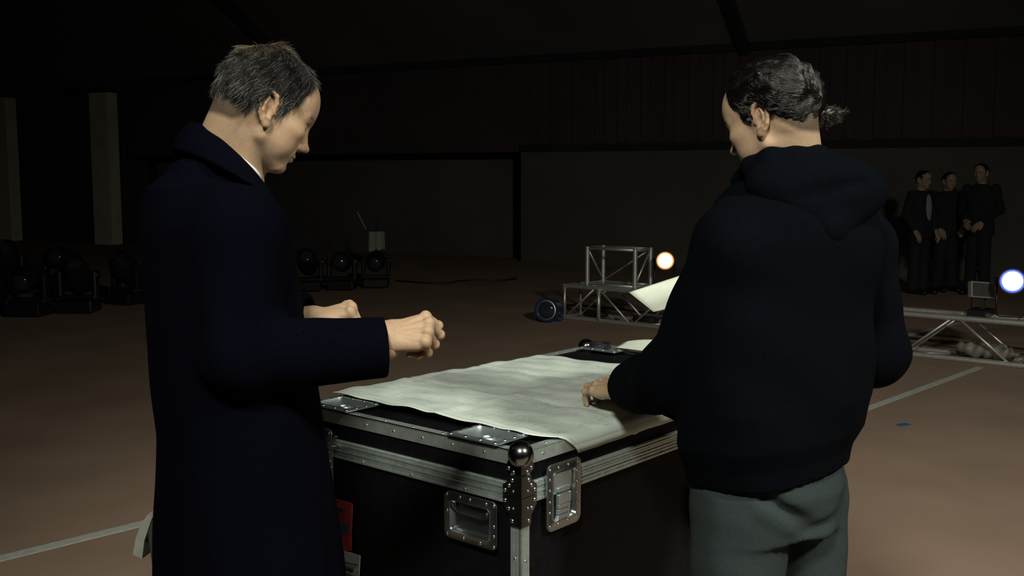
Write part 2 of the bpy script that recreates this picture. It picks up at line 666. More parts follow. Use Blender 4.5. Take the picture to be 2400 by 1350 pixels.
wall_far = wall_box('wall_far', wt(1221), wt(2400) + 9, 0, LOWH, 0.3, 'wall_low')
tag(wall_far, 'tan lower wall at the end of the sports hall', 'wall', kind='structure')
upper = wall_box('wall_upper', wt(300), wt(2400) + 9, LOWH, BANDH + 0.3, 0.25, 'wall_up', out=-0.06)
tag(upper, 'dark red clad band above the tan wall', 'wall', kind='structure')
# vertical cladding ribs, one by one
tt = wt(1240)
while tt < wt(2400) + 2.0:
    wall_box('cladding_rib', tt, tt + 0.16, LOWH + 0.14, BANDH, 0.06, 'wall_up', upper, out=-0.02)
    tt += 0.42
rail = wall_box('trim_1', wt(1221), wt(2400) + 9, LOWH, LOWH + 0.12, 0.16, 'dark', out=0.05)
tag(rail, 'dark rail between tan wall and red cladding', 'trim', kind='structure')
rail2 = wall_box('trim_2', wt(300), wt(2400) + 9, BANDH, BANDH + 0.14, 0.22, 'dark', out=0.05)
tag(rail2, 'dark rail between red cladding and roof lining', 'trim', kind='structure')
# deep dark bay beside the tan wall and the wall behind
bay = wall_box('wall_bay', wt(300), wt(1221), 0, LOWH + 0.6, 0.2, 'bay', out=-0.9)
tag(bay, 'dark recessed bay next to the tan wall', 'wall', kind='structure')
wb = wall_box('wall_back', wt(-900) - 2, wt(2400) + 11, 0, 9.0, 0.3, 'dark', out=-1.3)
tag(wb, 'dark outer wall behind the hall end', 'wall', kind='structure')
wl = wall_box('wall_left', wt(-900), wt(300), 0, BANDH + 3, 0.3, 'wall_up', out=-0.35)
tag(wl, 'dark red wall round the tall gateway', 'wall', kind='structure')
for nm, t_ in (('wall_side_1', wt(-900) - 2), ('wall_side_2', wt(2400) + 11)):
    a_ = WA[:2] + wd * t_ - wn * 1.6
    b_ = WA[:2] + wd * t_ + wn * 13.5
    sw = MB().prism([(*a_, 0), (*b_, 0), (*(b_ + wd * 0.3), 0), (*(a_ + wd * 0.3), 0)], (0, 0, 9.0)).build(nm, 'wall_up')
    tag(sw, 'dark side wall of the sports hall', 'wall', kind='structure')
# gateway: two pale jambs, a lintel and dark doors
gate = wall_box('door_1', wt(22), wt(235), 0.02, 3.25, 0.10, 'dark', out=-0.24)
tag(gate, 'tall black double gate between pale concrete jambs', 'door', kind='structure')
for x0, x1, o_ in ((0, 33, 0.10), (221, 262, 0.02)):
    wall_box('jamb', wt(x0), wt(x1), 0.0, 3.42, 0.30, 'pillar', gate, out=o_)
wall_box('lintel', wt(0), wt(262), 3.42, 3.55, 0.30, 'dark', gate, out=0.02)
wall_box('meeting_rail', wt(128), wt(131), 0.05, 3.2, 0.05, 'chairframe', gate, out=-0.2)

# roof lining sloping up towards the camera, with ribs
def roof_pt(t, s):
    a = WA[:2] + wd * t + wn * s
    z = BANDH + 0.1 + 0.62 * s - 0.018 * s * s
    return V(a[0], a[1], z)


ts = np.linspace(wt(-900) - 2.2, wt(2400) + 11.2, 14)
ss = np.linspace(-0.3, 13, 14)
rv, rf = [], []
for t in ts:
    for s in ss:
        rv.append(roof_pt(t, s))
for i in range(len(ts) - 1):
    for j in range(len(ss) - 1):
        a = i * len(ss) + j
        rf.append((a, a + 1, a + len(ss) + 1, a + len(ss)))
ceil = mesh_obj('ceiling', rv, rf, 'roof', None, True)
tag(ceil, 'curved dark roof lining of the hall', 'ceiling', kind='structure')
for t in (wt(700), wt(1735), wt(2700)):
    mb = MB()
    mb.path([roof_pt(t, s) - V(0, 0, 0.06) for s in ss], 0.11, 6)
    mb.build('roof_rib', 'dark', ceil)
# ================================================================== FLIGHT CASE
CZ = 0.95
O2 = onz(1221, 1062, CZ)[:2]
E1 = unit(V(-0.76, 0.65))
E2 = V(E1[1], -E1[0])
if E2[1] < 0:
    E2 = -E2
LEN1, LEN2 = 0.74, 1.23
N1_ = -E2            # outward normal of the short face (E1 runs along it)
N2_ = -E1            # outward normal of the long face (E2 runs along it)


def cp(a, b, z, out1=0.0, out2=0.0):
    """case point: a along the short side, b along the long side, pushed out of the short / long face"""
    q = O2 + E1 * a + E2 * b + N1_ * out1 + N2_ * out2
    return V(q[0], q[1], z)


case = empty('flight_case', cp(LEN1 / 2, LEN2 / 2, 0))
tag(case, 'large black flight case with aluminium edges and ball corners under the plan', 'case')
CI = inv_of(case)


def cbuild(mb, name, m, parent=None, smooth=False):
    return mb.build(name, m, parent or case, smooth, inv=CI)


def cslab(a0, a1, b0, b1, z0, z1):
    pts = [cp(a0, b0, z0), cp(a1, b0, z0), cp(a1, b1, z0), cp(a0, b1, z0)]
    return MB().prism(pts, (0, 0, z1 - z0))


ZS = CZ - 0.098      # split between lid and body
e = 0.006
cbuild(cslab(e, LEN1 - e, e, LEN2 - e, 0.145, ZS - 0.001), 'case_body', 'blackpanel')
cbuild(cslab(e, LEN1 - e, e, LEN2 - e, ZS + 0.001, CZ - 0.004), 'case_lid', 'blackpanel')
AX = 0.030           # leg of the angle section
def angle(which, name='edge_extrusion'):
    mb = MB()
    if which == 's0':
        mb.prism([cp(0, 0, CZ - AX), cp(LEN1, 0, CZ - AX), cp(LEN1, e + 0.001, CZ - AX), cp(0, e + 0.001, CZ - AX)], (0, 0, AX))
        mb.prism([cp(0, 0, CZ - 0.003), cp(LEN1, 0, CZ - 0.003), cp(LEN1, AX, CZ - 0.003), cp(0, AX, CZ - 0.003)], (0, 0, 0.003))
    if which == 's1':
        mb.prism([cp(0, LEN2, CZ - AX), cp(LEN1, LEN2, CZ - AX), cp(LEN1, LEN2 - e, CZ - AX), cp(0, LEN2 - e, CZ - AX)], (0, 0, AX))
        mb.prism([cp(0, LEN2, CZ - 0.003), cp(LEN1, LEN2, CZ - 0.003), cp(LEN1, LEN2 - AX, CZ - 0.003), cp(0, LEN2 - AX, CZ - 0.003)], (0, 0, 0.003))
    if which == 'l0':
        mb.prism([cp(0, 0, CZ - AX), cp(0, LEN2, CZ - AX), cp(e, LEN2, CZ - AX), cp(e, 0, CZ - AX)], (0, 0, AX))
        mb.prism([cp(0, 0, CZ - 0.003), cp(0, LEN2, CZ - 0.003), cp(AX, LEN2, CZ - 0.003), cp(AX, 0, CZ - 0.003)], (0, 0, 0.0031))
    if which == 'l1':
        mb.prism([cp(LEN1, 0, CZ - AX), cp(LEN1, LEN2, CZ - AX), cp(LEN1 - e, LEN2, CZ - AX), cp(LEN1 - e, 0, CZ - AX)], (0, 0, AX))
        mb.prism([cp(LEN1, 0, CZ - 0.003), cp(LEN1, LEN2, CZ - 0.003), cp(LEN1 - AX, LEN2, CZ - 0.003), cp(LEN1 - AX, 0, CZ - 0.003)], (0, 0, 0.0031))
    return cbuild(mb, name, 'alu')


rivet_me = None
def rivet(p, n, parent, r=0.0036):
    global rivet_me
    if rivet_me is None:
        mb = MB()
        mb.lathe([(0.0001, 0.55), (0.45, 0.5), (0.85, 0.25), (1.0, 0.0)][::-1], (0, 0, 0), (0, 0, 1), 10)
        bm = mb.bm
        bmesh.ops.recalc_face_normals(bm, faces=bm.faces)
        rivet_me = bpy.data.meshes.new('rivet')
        bm.to_mesh(rivet_me)
        bm.free()
        rivet_me.materials.append(M['rivet'])
        rivet_me.polygons.foreach_set('use_smooth', [True] * len(rivet_me.polygons))
    o = bpy.data.objects.new('rivet', rivet_me)
    q = Vector(tuple(n)).to_track_quat('Z', 'Y')
    mw = Matrix.Translation(Vector(tuple(p))) @ q.to_matrix().to_4x4() @ Matrix.Scale(r * 1.2, 4)
    link(o, parent)
    o.matrix_parent_inverse = Matrix.Identity(4)
    o.matrix_basis = inv_of(parent) @ mw
    return o


UP = V(0, 0, 1)
n1 = V(N1_[0], N1_[1], 0)
n2 = V(N2_[0], N2_[1], 0)
es0, es1, el0, el1 = angle('s0'), angle('s1'), angle('l0'), angle('l1')
for i, a in enumerate(np.linspace(0.105, LEN1 - 0.06, 7)):
    rivet(cp(a, 0, CZ - 0.016), n1, es0, 0.0032)
    rivet(cp(a + 0.045, 0.016, CZ), UP, es0, 0.0032)
for b in np.linspace(0.075, LEN2 - 0.08, 10):
    rivet(cp(0, b, CZ - 0.016), n2, el0, 0.0032)
    rivet(cp(0.016, b + 0.03, CZ), UP, el0, 0.0032)
for b in np.linspace(0.08, LEN2 - 0.08, 11):
    rivet(cp(LEN1 - 0.016, b, CZ), UP, el1, 0.0032)


def ribbed(a0, a1, zlo, zhi, face, nrib):
    """closing extrusion with raised ribs on a face"""
    mb = MB()
    for k in range(nrib):
        z0 = zlo + (zhi - zlo) * k / nrib
        z1 = zlo + (zhi - zlo) * (k + 0.72) / nrib
        t = 0.0050 if k % 2 == 0 else 0.0034
        z2 = zlo + (zhi - zlo) * (k + 1) / nrib
        if face == 's':
            mb.prism([cp(a0, e + 0.001, z0), cp(a1, e + 0.001, z0), cp(a1, -t + 0.001, z0), cp(a0, -t + 0.001, z0)], (0, 0, z1 - z0))
            mb.prism([cp(a0, e + 0.001, z1), cp(a1, e + 0.001, z1), cp(a1, 0.0, z1), cp(a0, 0.0, z1)], (0, 0, z2 - z1))
        else:
            mb.prism([cp(e + 0.001, a0, z0), cp(e + 0.001, a1, z0), cp(-t + 0.001, a1, z0), cp(-t + 0.001, a0, z0)], (0, 0, z1 - z0))
            mb.prism([cp(e + 0.001, a0, z1), cp(e + 0.001, a1, z1), cp(0.0, a1, z1), cp(0.0, a0, z1)], (0, 0, z2 - z1))
    return mb


BZ0, BZ1 = CZ - 0.115, CZ - 0.070
for f, L in (('s', LEN1), ('l', LEN2)):
    b1 = cbuild(ribbed(0, L, BZ0, ZS - 0.0008, f, 2), 'closing_extrusion', 'alu')
    b2 = cbuild(ribbed(0, L, ZS + 0.0008, BZ1, f, 4), 'closing_extrusion', 'alu')
    if f == 's':
        for a in (0.16, 0.33, 0.5, 0.66):
            rivet(cp(a, -0.004, BZ0 + 0.006), n1, b1, 0.003)
    else:
        for b in (0.3, 0.55, 0.8, 1.05):
            rivet(cp(-0.004, b, BZ0 + 0.006), n2, b1, 0.003)
# upright corner angle
for (a, b, sa, sb) in ((0, 0, 1, 1), (LEN1, 0, -1, 1), (LEN1, LEN2, -1, -1), (0, LEN2, 1, -1)):
    mb = MB()
    for k in range(3):
        w0, w1 = 0.030 * k / 3 + (0.0 if k else -0.0), 0.030 * (k + 0.85) / 3
        mb.prism([cp(a + sa * w0, b, 0.15), cp(a + sa * w1, b, 0.15), cp(a + sa * w1, b + sb * e, 0.15), cp(a + sa * w0, b + sb * e, 0.15)], (0, 0, BZ0 - 0.15))
        mb.prism([cp(a, b + sb * w0, 0.15), cp(a, b + sb * w1, 0.15), cp(a + sa * e, b + sb * w1, 0.15), cp(a + sa * e, b + sb * w0, 0.15)], (0, 0, BZ0 - 0.15))
    mb.prism([cp(a + sa * 0.0006, b + sb * 0.0012, 0.15), cp(a + sa * 0.03, b + sb * 0.0012, 0.15), cp(a + sa * 0.03, b + sb * e, 0.15), cp(a + sa * 0.0006, b + sb * e, 0.15)], (0, 0, BZ0 - 0.15))
    mb.prism([cp(a + sa * 0.0012, b + sb * 0.0006, 0.15), cp(a + sa * 0.0012, b + sb * 0.03, 0.15), cp(a + sa * e, b + sb * 0.03, 0.15), cp(a + sa * e, b + sb * 0.0006, 0.15)], (0, 0, BZ0 - 0.15))
    eo = cbuild(mb, 'upright_extrusion', 'alu')
    # upper lid upright
    mb = MB()
    mb.prism([cp(a, b, BZ1), cp(a + sa * 0.03, b, BZ1), cp(a + sa * 0.03, b + sb * e, BZ1), cp(a + sa * e, b + sb * e, BZ1), cp(a + sa * e, b + sb * 0.03, BZ1), cp(a, b + sb * 0.03, BZ1)], (0, 0, CZ - AX - BZ1))
    cbuild(mb, 'upright_extrusion', 'alu')
    if (a, b) == (0, 0):
        for z in np.arange(0.24, BZ0 - 0.07, 0.095):
            rivet(cp(0.017, 0, z), n1, eo, 0.0032)
            rivet(cp(0, 0.016, z - 0.006), n2, eo, 0.0032)
    elif (a, b) == (LEN1, 0):
        for z in np.arange(0.24, BZ0 - 0.07, 0.095):
            rivet(cp(LEN1 - 0.017, 0, z), n1, eo, 0.0032)


def corner(a, b, sa, sb, nf1, nf2):
    """ball corner with riveted legs, and the braces at the lid split"""
    def P(u, v, z):
        return cp(a + sa * u, b + sb * v, z)
    mb = MB()
    mb.sphere(P(0.005, 0.005, CZ - 0.004), 0.0285, 28, 18)
    # legs lying on the three faces
    t = 0.0022
    prof = [(-0.001, 0.012), (0.022, 0.012), (0.040, -0.030), (0.034, -0.042), (0.020, -0.046), (0.012, -0.052), (-0.001, -0.052)]
    zt = CZ - 0.004
    mb.prism([P(u, 0, zt + z) for u, z in prof], nf1 * t)
    mb.prism([P(0, u, zt + z) for u, z in prof], nf2 * t)
    mb.prism([P(0.0, 0.0, CZ), P(0.040, 0.0, CZ), P(0.040, 0.012, CZ), P(0.012, 0.040, CZ), P(0.0, 0.040, CZ)], (0, 0, t))
    bc = cbuild(mb, 'ball_corner', 'darkchrome', None, 'auto')
    for u, z in ((0.033, -0.034), (0.020, -0.047 + 0.006)):
        rivet(P(u, 0, zt + z) + nf1 * t, nf1, bc, 0.0042)
        rivet(P(0, u, zt + z) + nf2 * t, nf2, bc, 0.0042)
    for up in (True, False):
        zz = ZS + 0.0008 if up else ZS - 0.0008
        sg = 1 if up else -1
        prof = [(-0.0062, 0), (0.046, 0), (0.046, 0.022), (0.040, 0.026), (0.028, 0.036), (0.026, 0.046), (-0.0062, 0.046)] if up else \
               [(-0.0062, 0), (0.046, 0), (0.046, 0.018), (0.038, 0.030), (0.028, 0.040), (0.026, 0.062), (-0.0062, 0.062)]
        mb = MB()
        mb.prism([P(u, 0, zz + sg * z) + nf1 * 0.0042 for u, z in prof], nf1 * 0.002)
        mb.prism([P(0, u, zz + sg * z) + nf2 * 0.0042 for u, z in prof], nf2 * 0.002)
        br = cbuild(mb, 'corner_brace', 'brace')
        pts = [(0.040, 0.011), (0.029, 0.023), (0.020, 0.036), (0.017, 0.012)] if up else [(0.040, 0.010), (0.030, 0.026), (0.020, 0.052), (0.017, 0.024)]
        for i, (u, z) in enumerate(pts):
            r = 0.0042 if i < 3 else 0.0028
            rivet(P(u, 0, zz + sg * z) + nf1 * 0.0062, nf1, br, r)
            rivet(P(0, u, zz + sg * z) + nf2 * 0.0062, nf2, br, r)


corner(0, 0, 1, 1, n1, n2)
corner(LEN1, 0, -1, 1, n1, -n2)
corner(0, LEN2, 1, -1, -n1, n2)
corner(LEN1, LEN2, -1, -1, -n1, -n2)


def rounded_rect(w_, h_, r, n=5):
    pts = []
    for cx, cy, a0 in ((w_ / 2 - r, h_ / 2 - r, 0), (-w_ / 2 + r, h_ / 2 - r, 90), (-w_ / 2 + r, -h_ / 2 + r, 180), (w_ / 2 - r, -h_ / 2 + r, 270)):
        for k in range(n + 1):
            t = math.radians(a0 + 90 * k / n)
            pts.append((cx + r * math.cos(t), cy + r * math.sin(t)))
    return pts


def dish(center, ux, uy, nn, w_, h_, border, depth, r=0.014, proud=0.002, r_in=0.008, slope=0.006):
    """pressed dish plate: flange, rolled lip and recessed pan, as one mesh"""
    c = np.asarray(center)
    loops = []
    wi, hi_ = w_ - 2 * border, h_ - 2 * border
    specs = [(w_, h_, r, -0.0015), (w_, h_, r, proud), (wi + 0.008, hi_ + 0.008, r_in + 0.004, proud + 0.0003), (wi + 0.003, hi_ + 0.003, r_in + 0.002, proud + 0.0022),
             (wi, hi_, r_in, proud), (wi - slope, hi_ - slope, r_in, -depth), ]
    for (ww, hh, rr, d) in specs:
        loops.append([c + ux * x + uy * y + nn * d for x, y in rounded_rect(ww, hh, rr)])
    vs = [p for lp in loops for p in lp]
    n = len(loops[0])
    fs = []
    for i in range(len(loops) - 1):
        for k in range(n):
            fs.append((i * n + k, i * n + (k + 1) % n, (i + 1) * n + (k + 1) % n, (i + 1) * n + k))
    fs.append(tuple((len(loops) - 1) * n + k for k in range(n)))
    return vs, fs


def dish_obj(name, m, parent, *a, **k):
    vs, fs = dish(*a, **k)
    A = np.array(CI)
    vs = [A[:3, :3] @ v + A[:3, 3] for v in vs]
    o = mesh_obj(name, vs, fs, m, parent, True)
    o.data.set_sharp_from_angle(angle=math.radians(50))
    bm = bmesh.new()
    bm.from_mesh(o.data)
    bmesh.ops.recalc_face_normals(bm, faces=bm.faces)
    bm.to_mesh(o.data)
    bm.free()
    return o


e1v, e2v = V(E1[0], E1[1], 0), V(E2[0], E2[1], 0)
# the faces are cut for the recessed hardware: black boxes are solid, so hardware sits 1.2 cm proud pans
# recessed handle on the short side
def handle(a, z, face):
    ux, nn = (e1v, n1) if face == 's' else (e2v, n2)
    c = (cp(a, 0, z) if face == 's' else cp(0, a, z)) + nn * 0.0095
    h_ = dish_obj('recessed_handle', 'plate', case, c, ux, UP, nn, 0.156, 0.108, 0.020, 0.0105, r=0.014)
    for x, y in ((-.070, .046), (-.048, .046), (0.0, .046), (.030, .046), (.070, .046), (-.070, -.046), (-.03, -.046), (.02, -.046), (.070, -.046), (-.070, 0.0), (-.070, -.022), (.070, 0.008)):
        rivet(c + ux * x + UP * y + nn * 0.002, nn, h_, 0.0036)
    mb = MB()
    g0, g1 = c + UP * 0.016 - ux * 0.052 + nn * 0.001, c + UP * 0.016 + ux * 0.052 + nn * 0.001
    mb.path([g0 - UP * 0.0 + UP * 0.012, g0, g0 * 0.85 + g1 * 0.15 - UP * 0.006, g0 * 0.15 + g1 * 0.85 - UP * 0.006, g1, g1 + UP * 0.012], 0.0045, 8)
    cbuild(mb, 'grip_bar', 'rubber', h_, True)
    # shallow skirt so the plate meets the panel
    mb = MB()
    mb.prism([c + ux * x + UP * y - nn * 0.0125 for x, y in rounded_rect(0.156, 0.108, 0.014)], nn * 0.0115)
    return h_


handle(0.138, CZ - 0.115 - 0.058, 's')
handle(0.78, CZ - 0.30, 'l')


def latch(b, z, face):
    ux, nn = (e2v, n2) if face == 'l' else (e1v, n1)
    c = (cp(0, b, z) if face == 'l' else cp(b, 0, z)) + nn * 0.010
    la = dish_obj('butterfly_latch', 'plate', case, c, ux, UP, nn, 0.122, 0.150, 0.021, 0.0095, r=0.018)
    for x in (-.050, .050):
        for y in (-.063, -.032, -.008, .018, .042, .064):
            rivet(c + ux * x + UP * y + nn * 0.002, nn, la, 0.003)
    for x in (-.02, .015):
        for y in (-.064, .064):
            rivet(c + ux * x + UP * y + nn * 0.002, nn, la, 0.003)
    R = Matrix((tuple(ux), tuple(UP), tuple(nn))).transposed()
    mb = MB()
    mb.box(c + UP * 0.030 - nn * 0.004, (0.064, 0.040, 0.005), R, 0.001)
    mb.box(c + UP * 0.012 - nn * 0.001, (0.040, 0.010, 0.008), R, 0.001)
    pl = cbuild(mb, 'latch_plate', 'steel', la)
    mb = MB()
    mb.box(c - UP * 0.008 + nn * 0.0005, (0.044, 0.022, 0.010), R, 0.002)
    for k in range(3):
        mb.box(c - UP * (0.025 + 0.0125 * k) - nn * (0.0005 + 0.001 * k), (0.042, 0.0105, 0.009), R, 0.0015)
    cbuild(mb, 'latch_wing', 'steel', la)
    return la


latch(0.135, CZ - 0.118, 'l')
latch(0.80, CZ - 0.118, 'l')
latch(0.665, CZ - 0.118, 's')


# castor dishes on the lid
def castor_dish(px, py):
    q = onz(px, py, CZ + 0.004)
    d = q[:2] - O2
    a, b = d @ E1, d @ E2
    return castor_at(a, b)


def castor_at(a, b):
    c = cp(a, b, CZ) + UP * 0.0085
    pl = dish_obj('castor_dish', 'steel', case, c, e1v, e2v, UP, 0.150, 0.112, 0.017, 0.0118, r=0.006, slope=0.022)
    for x in (-.066, -.022, .022, .066):
        for y in (-.048, .048):
            rivet(c + e1v * x + e2v * y + UP * 0.002, UP, pl, 0.0042)
    for y in (-.016, .016):
        for x in (-.066, .066):
            rivet(c + e1v * x + e2v * y + UP * 0.002, UP, pl, 0.0042)
    mb = MB()
    mb.lathe([(0.0185, -0.0112), (0.017, -0.004), (0.012, -0.003), (0.012, -0.0108)], c, UP, 20, False)
    cbuild(mb, 'wheel_cup', 'steel', pl, True)
    return a, b


CA, CB = castor_dish(1142, 1024)
castor_at(LEN1 - CA + 0.02, CB)
castor_at(LEN1 - CA + 0.02, LEN2 - CB)
castor_at(CA, LEN2 - CB)
# lid stickers / tags hanging on the short side, partly behind the coat
def face_quad(name, m, pts, parent, off=0.0015):
    """flat label on the short side, by (a, z)"""
    mb = MB()
    mb.prism([cp(a, 0, z) + n1 * off for a, z in pts], n1 * 0.0012)
    return cbuild(mb, name, m, parent)


def az(px, py):
    """pixel to (a, z) on the short face"""
    d = ray(px, py)
    nn = n1
    t = (np.array([O2[0], O2[1], 0]) - V(0, 0, CAMH)) @ nn / (d @ nn)
    p = V(0, 0, CAMH) + d * t
    return (p[:2] - O2) @ E1, p[2]


tg = face_quad('red_tag', 'sticker_red', [az(760, 1160), az(828, 1180), az(824, 1290), az(760, 1290)], case)
face_quad('blue_print', 'sticker_blue', [az(770, 1221), az(822, 1226), az(820, 1248), az(770, 1248)], tg, 0.003)
for (x0, y0, x1, y1) in ((785, 1186, 808, 1189), (790, 1193, 814, 1196), (782, 1207, 812, 1209)):
    face_quad('print_line', 'ink', [az(x0, y0), az(x1, y0 + 4), az(x1, y1 + 4), az(x0, y1)], tg, 0.003)
lb = face_quad('white_label', 'sticker_white', [az(775, 1280), az(846, 1302), az(842, 1372), az(775, 1352)], case)
for (x0, y0, x1, y1) in ((800, 1314, 841, 1316), (804, 1325, 830, 1333), (800, 1342, 840, 1344)):
    face_quad('print_line', 'ink', [az(x0, y0), az(x1, y0 + 9), az(x1, y1 + 9), az(x0, y1)], lb, 0.003)
mb = MB()
k0 = cp(az(795, 1085)[0], 0, 0)
for (px, py) in ((795, 1022), (784, 1095)):
    a_, z_ = az(px, py)
    q = cp(a_, 0, z_)
    mb.path([q, q + n1 * 0.02 + UP * 0.004, q + n1 * 0.022 - UP * 0.02, q - UP * 0.028], 0.0032, 6)
cbuild(mb, 'tag_hook', 'chrome', None, True)
# castors below
for a, b in ((0.12, 0.13), (LEN1 - 0.12, 0.13), (0.12, LEN2 - 0.13), (LEN1 - 0.12, LEN2 - 0.13)):
    c = cp(a, b, 0.05)
    mb = MB()
    mb.lathe([(0.02, -0.018), (0.045, -0.018), (0.05, -0.012), (0.05, 0.012), (0.045, 0.018), (0.02, 0.018)], c, e1v, 20)
    wh = cbuild(mb, 'castor_wheel', 'fixture_blue', None, 'auto')
    mb = MB()
    R = Matrix((tuple(e1v), tuple(e2v), (0, 0, 1))).transposed()
    mb.box(c + UP * 0.088, (0.09, 0.10, 0.008), R)
    for s in (-1, 1):
        mb.box(c + e1v * 0.026 * s + UP * 0.042, (0.004, 0.045, 0.09), R)
    mb.tube(c - e1v * 0.03, c + e1v * 0.03, 0.007)
    cbuild(mb, 'castor_fork', 'steel', wh)

# ================================================================== PLAN SHEET ON THE CASE
def ab(p):
    d = p[:2] - O2
    return V(d @ E1, d @ E2)


PZ = CZ + 0.0125


def sheet_mesh(name, corners, m, nu, nv, zf, thick=0.0007, label=None, cat=None, fix=None):
    P00, P10, P11, P01 = [np.asarray(c, float) for c in corners]
    vs, uv = [], []
    for i in range(nu + 1):
        for j in range(nv + 1):
            u, v = i / nu, j / nv
            p = (P00 * (1 - u) + P10 * u) * (1 - v) + (P01 * (1 - u) + P11 * u) * v
            vs.append(zf(p, u, v))
            uv.append((u, v))
    nvv = nv + 1
    fs = [(i * nvv + j, (i + 1) * nvv + j, (i + 1) * nvv + j + 1, i * nvv + j + 1) for i in range(nu) for j in range(nv)]
    me = bpy.data.meshes.new(name)
    me.from_pydata([tuple(x) for x in vs], [], fs)
    ul = me.uv_layers.new(name='UVMap')
    for lp in me.loops:
        ul.data[lp.index].uv = uv[lp.vertex_index]
    me.polygons.foreach_set('use_smooth', [True] * len(me.polygons))
    me.materials.append(M[m])
    o = bpy.data.objects.new(name, me)
    COL.objects.link(o)
    md = o.modifiers.new('thickness', 'SOLIDIFY')
    md.thickness = thick
    md.offset = 0
    if label:
        tag(o, label, cat)
    return o


def plan_z(p, u, v):
    a, b = p
    b += 0.105 * min(1.0, max(0.0, (0.06 - a) / 0.10)) ** 1.3 * (1 - v) ** 2
    wr = (0.0022 * math.sin(23 * a + 9 * b) * math.sin(15 * b - 7 * a) + 0.0014 * math.sin(51 * a - 33 * b + 1) + 0.001 * math.sin(70 * b + 20 * a))
    edge = min(1.0, max(0.0, a / 0.10))
    z = CZ + 0.0065 + 0.0100 * edge + wr * (0.3 + 0.7 * edge)
    # folds pressed into the sheet
    for fb in (0.33, 0.66):
        z -= 0.003 * math.exp(-((v - fb) / 0.012) ** 2)
    z += 0.003 * math.exp(-((u - 0.5) / 0.02) ** 2)
    if a < 0.006:      # hangs over the long edge
        over = 0.006 - a
        a = 0.006 - 0.013 * (1 - math.exp(-over / 0.010)) - 0.002 * math.sin(9 * b) * over / 0.05
        z -= max(0.0, over - 0.010 * (1 - math.exp(-over / 0.010)))
    q = cp(a, b, 0)
    return V(q[0], q[1], z)


pL, pN, pR, pF = V(0.745, 0.10), V(-0.047, 0.085), V(-0.047, 0.97), V(0.69, 0.911)
plan = sheet_mesh('plan_sheet', (pL, pN, pR, pF), 'plan', 60, 80, plan_z,
                  label='large creased white plan spread over the flight case lid', cat='plan')

# ================================================================== HEAD, HANDS
def head_axes(a_deg, t_deg, roll=0.0):
    a, t = math.radians(a_deg), math.radians(t_deg)
    f = V(math.cos(a) * math.cos(t), math.sin(a) * math.cos(t), -math.sin(t))
    l = V(-math.sin(a), math.cos(a), 0)
    u = np.cross(f, l)
    r = math.radians(roll)
    l, u = l * math.cos(r) + u * math.sin(r), u * math.cos(r) - l * math.sin(r)
    return np.stack([f, l, u], 1)


EAR_V = unit(V(-0.22, 0.06, 0.97))
EAR_U = unit(V(-0.93, 0.20, -0.17) - EAR_V * (V(-0.93, 0.20, -0.17) @ EAR_V))
EAR_W = np.cross(EAR_V, EAR_U)
if EAR_W[1] < 0:
    EAR_W = -EAR_W
EAR_R = np.stack([EAR_U, EAR_V, EAR_W], 1)
EAR_C = V(-0.010, 0.0765, 0.004)


def ear_sdf(m):
    q = (m - EAR_C.astype(np.float32)) @ (EAR_R / 1.08).astype(np.float32)
    d = ell(q, (0.003, 0.001, -0.003), (0.0165, 0.028, 0.0042))
    hel = [(-0.010, 0.000, 0.003), (-0.013, 0.014, 0.004), (-0.009, 0.027, 0.004), (0.001, 0.0325, 0.004), (0.012, 0.0295, 0.004), (0.0195, 0.019, 0.004), (0.0205, 0.004, 0.004),
           (0.0165, -0.010, 0.0035), (0.009, -0.022, 0.003), (0.001, -0.031, 0.002)]
    r = [0.003, 0.0038, 0.0042, 0.0042, 0.0042, 0.0042, 0.0038, 0.0036, 0.0036, 0.0036]
    for i in range(len(hel) - 1):
        d = smin(d, cap(q, hel[i], hel[i + 1], r[i], r[i + 1]), 0.002)
    ah = [(0.004, 0.021, 0.001), (0.0105, 0.010, 0.003), (0.010, -0.004, 0.003), (0.004, -0.015, 0.003), (-0.004, -0.017, 0.003)]
    for i in range(len(ah) - 1):
        d = smin(d, cap(q, ah[i], ah[i + 1], 0.0032, 0.0034), 0.003)
    d = smin(d, ell(q, (-0.003, -0.025, 0.001), (0.0090, 0.0120, 0.0045)), 0.006)
    d = smin(d, ell(q, (-0.0130, -0.003, 0.000), (0.004, 0.006, 0.005)), 0.004)
    d = smax(d, -ell(q, (-0.001, -0.003, 0.006), (0.0080, 0.0115, 0.0085)), 0.003)
    d = smax(d, -cap(q, (0.002, 0.027, 0.006), (0.0150, 0.012, 0.006), 0.0030, 0.0026), 0.002)
    return d


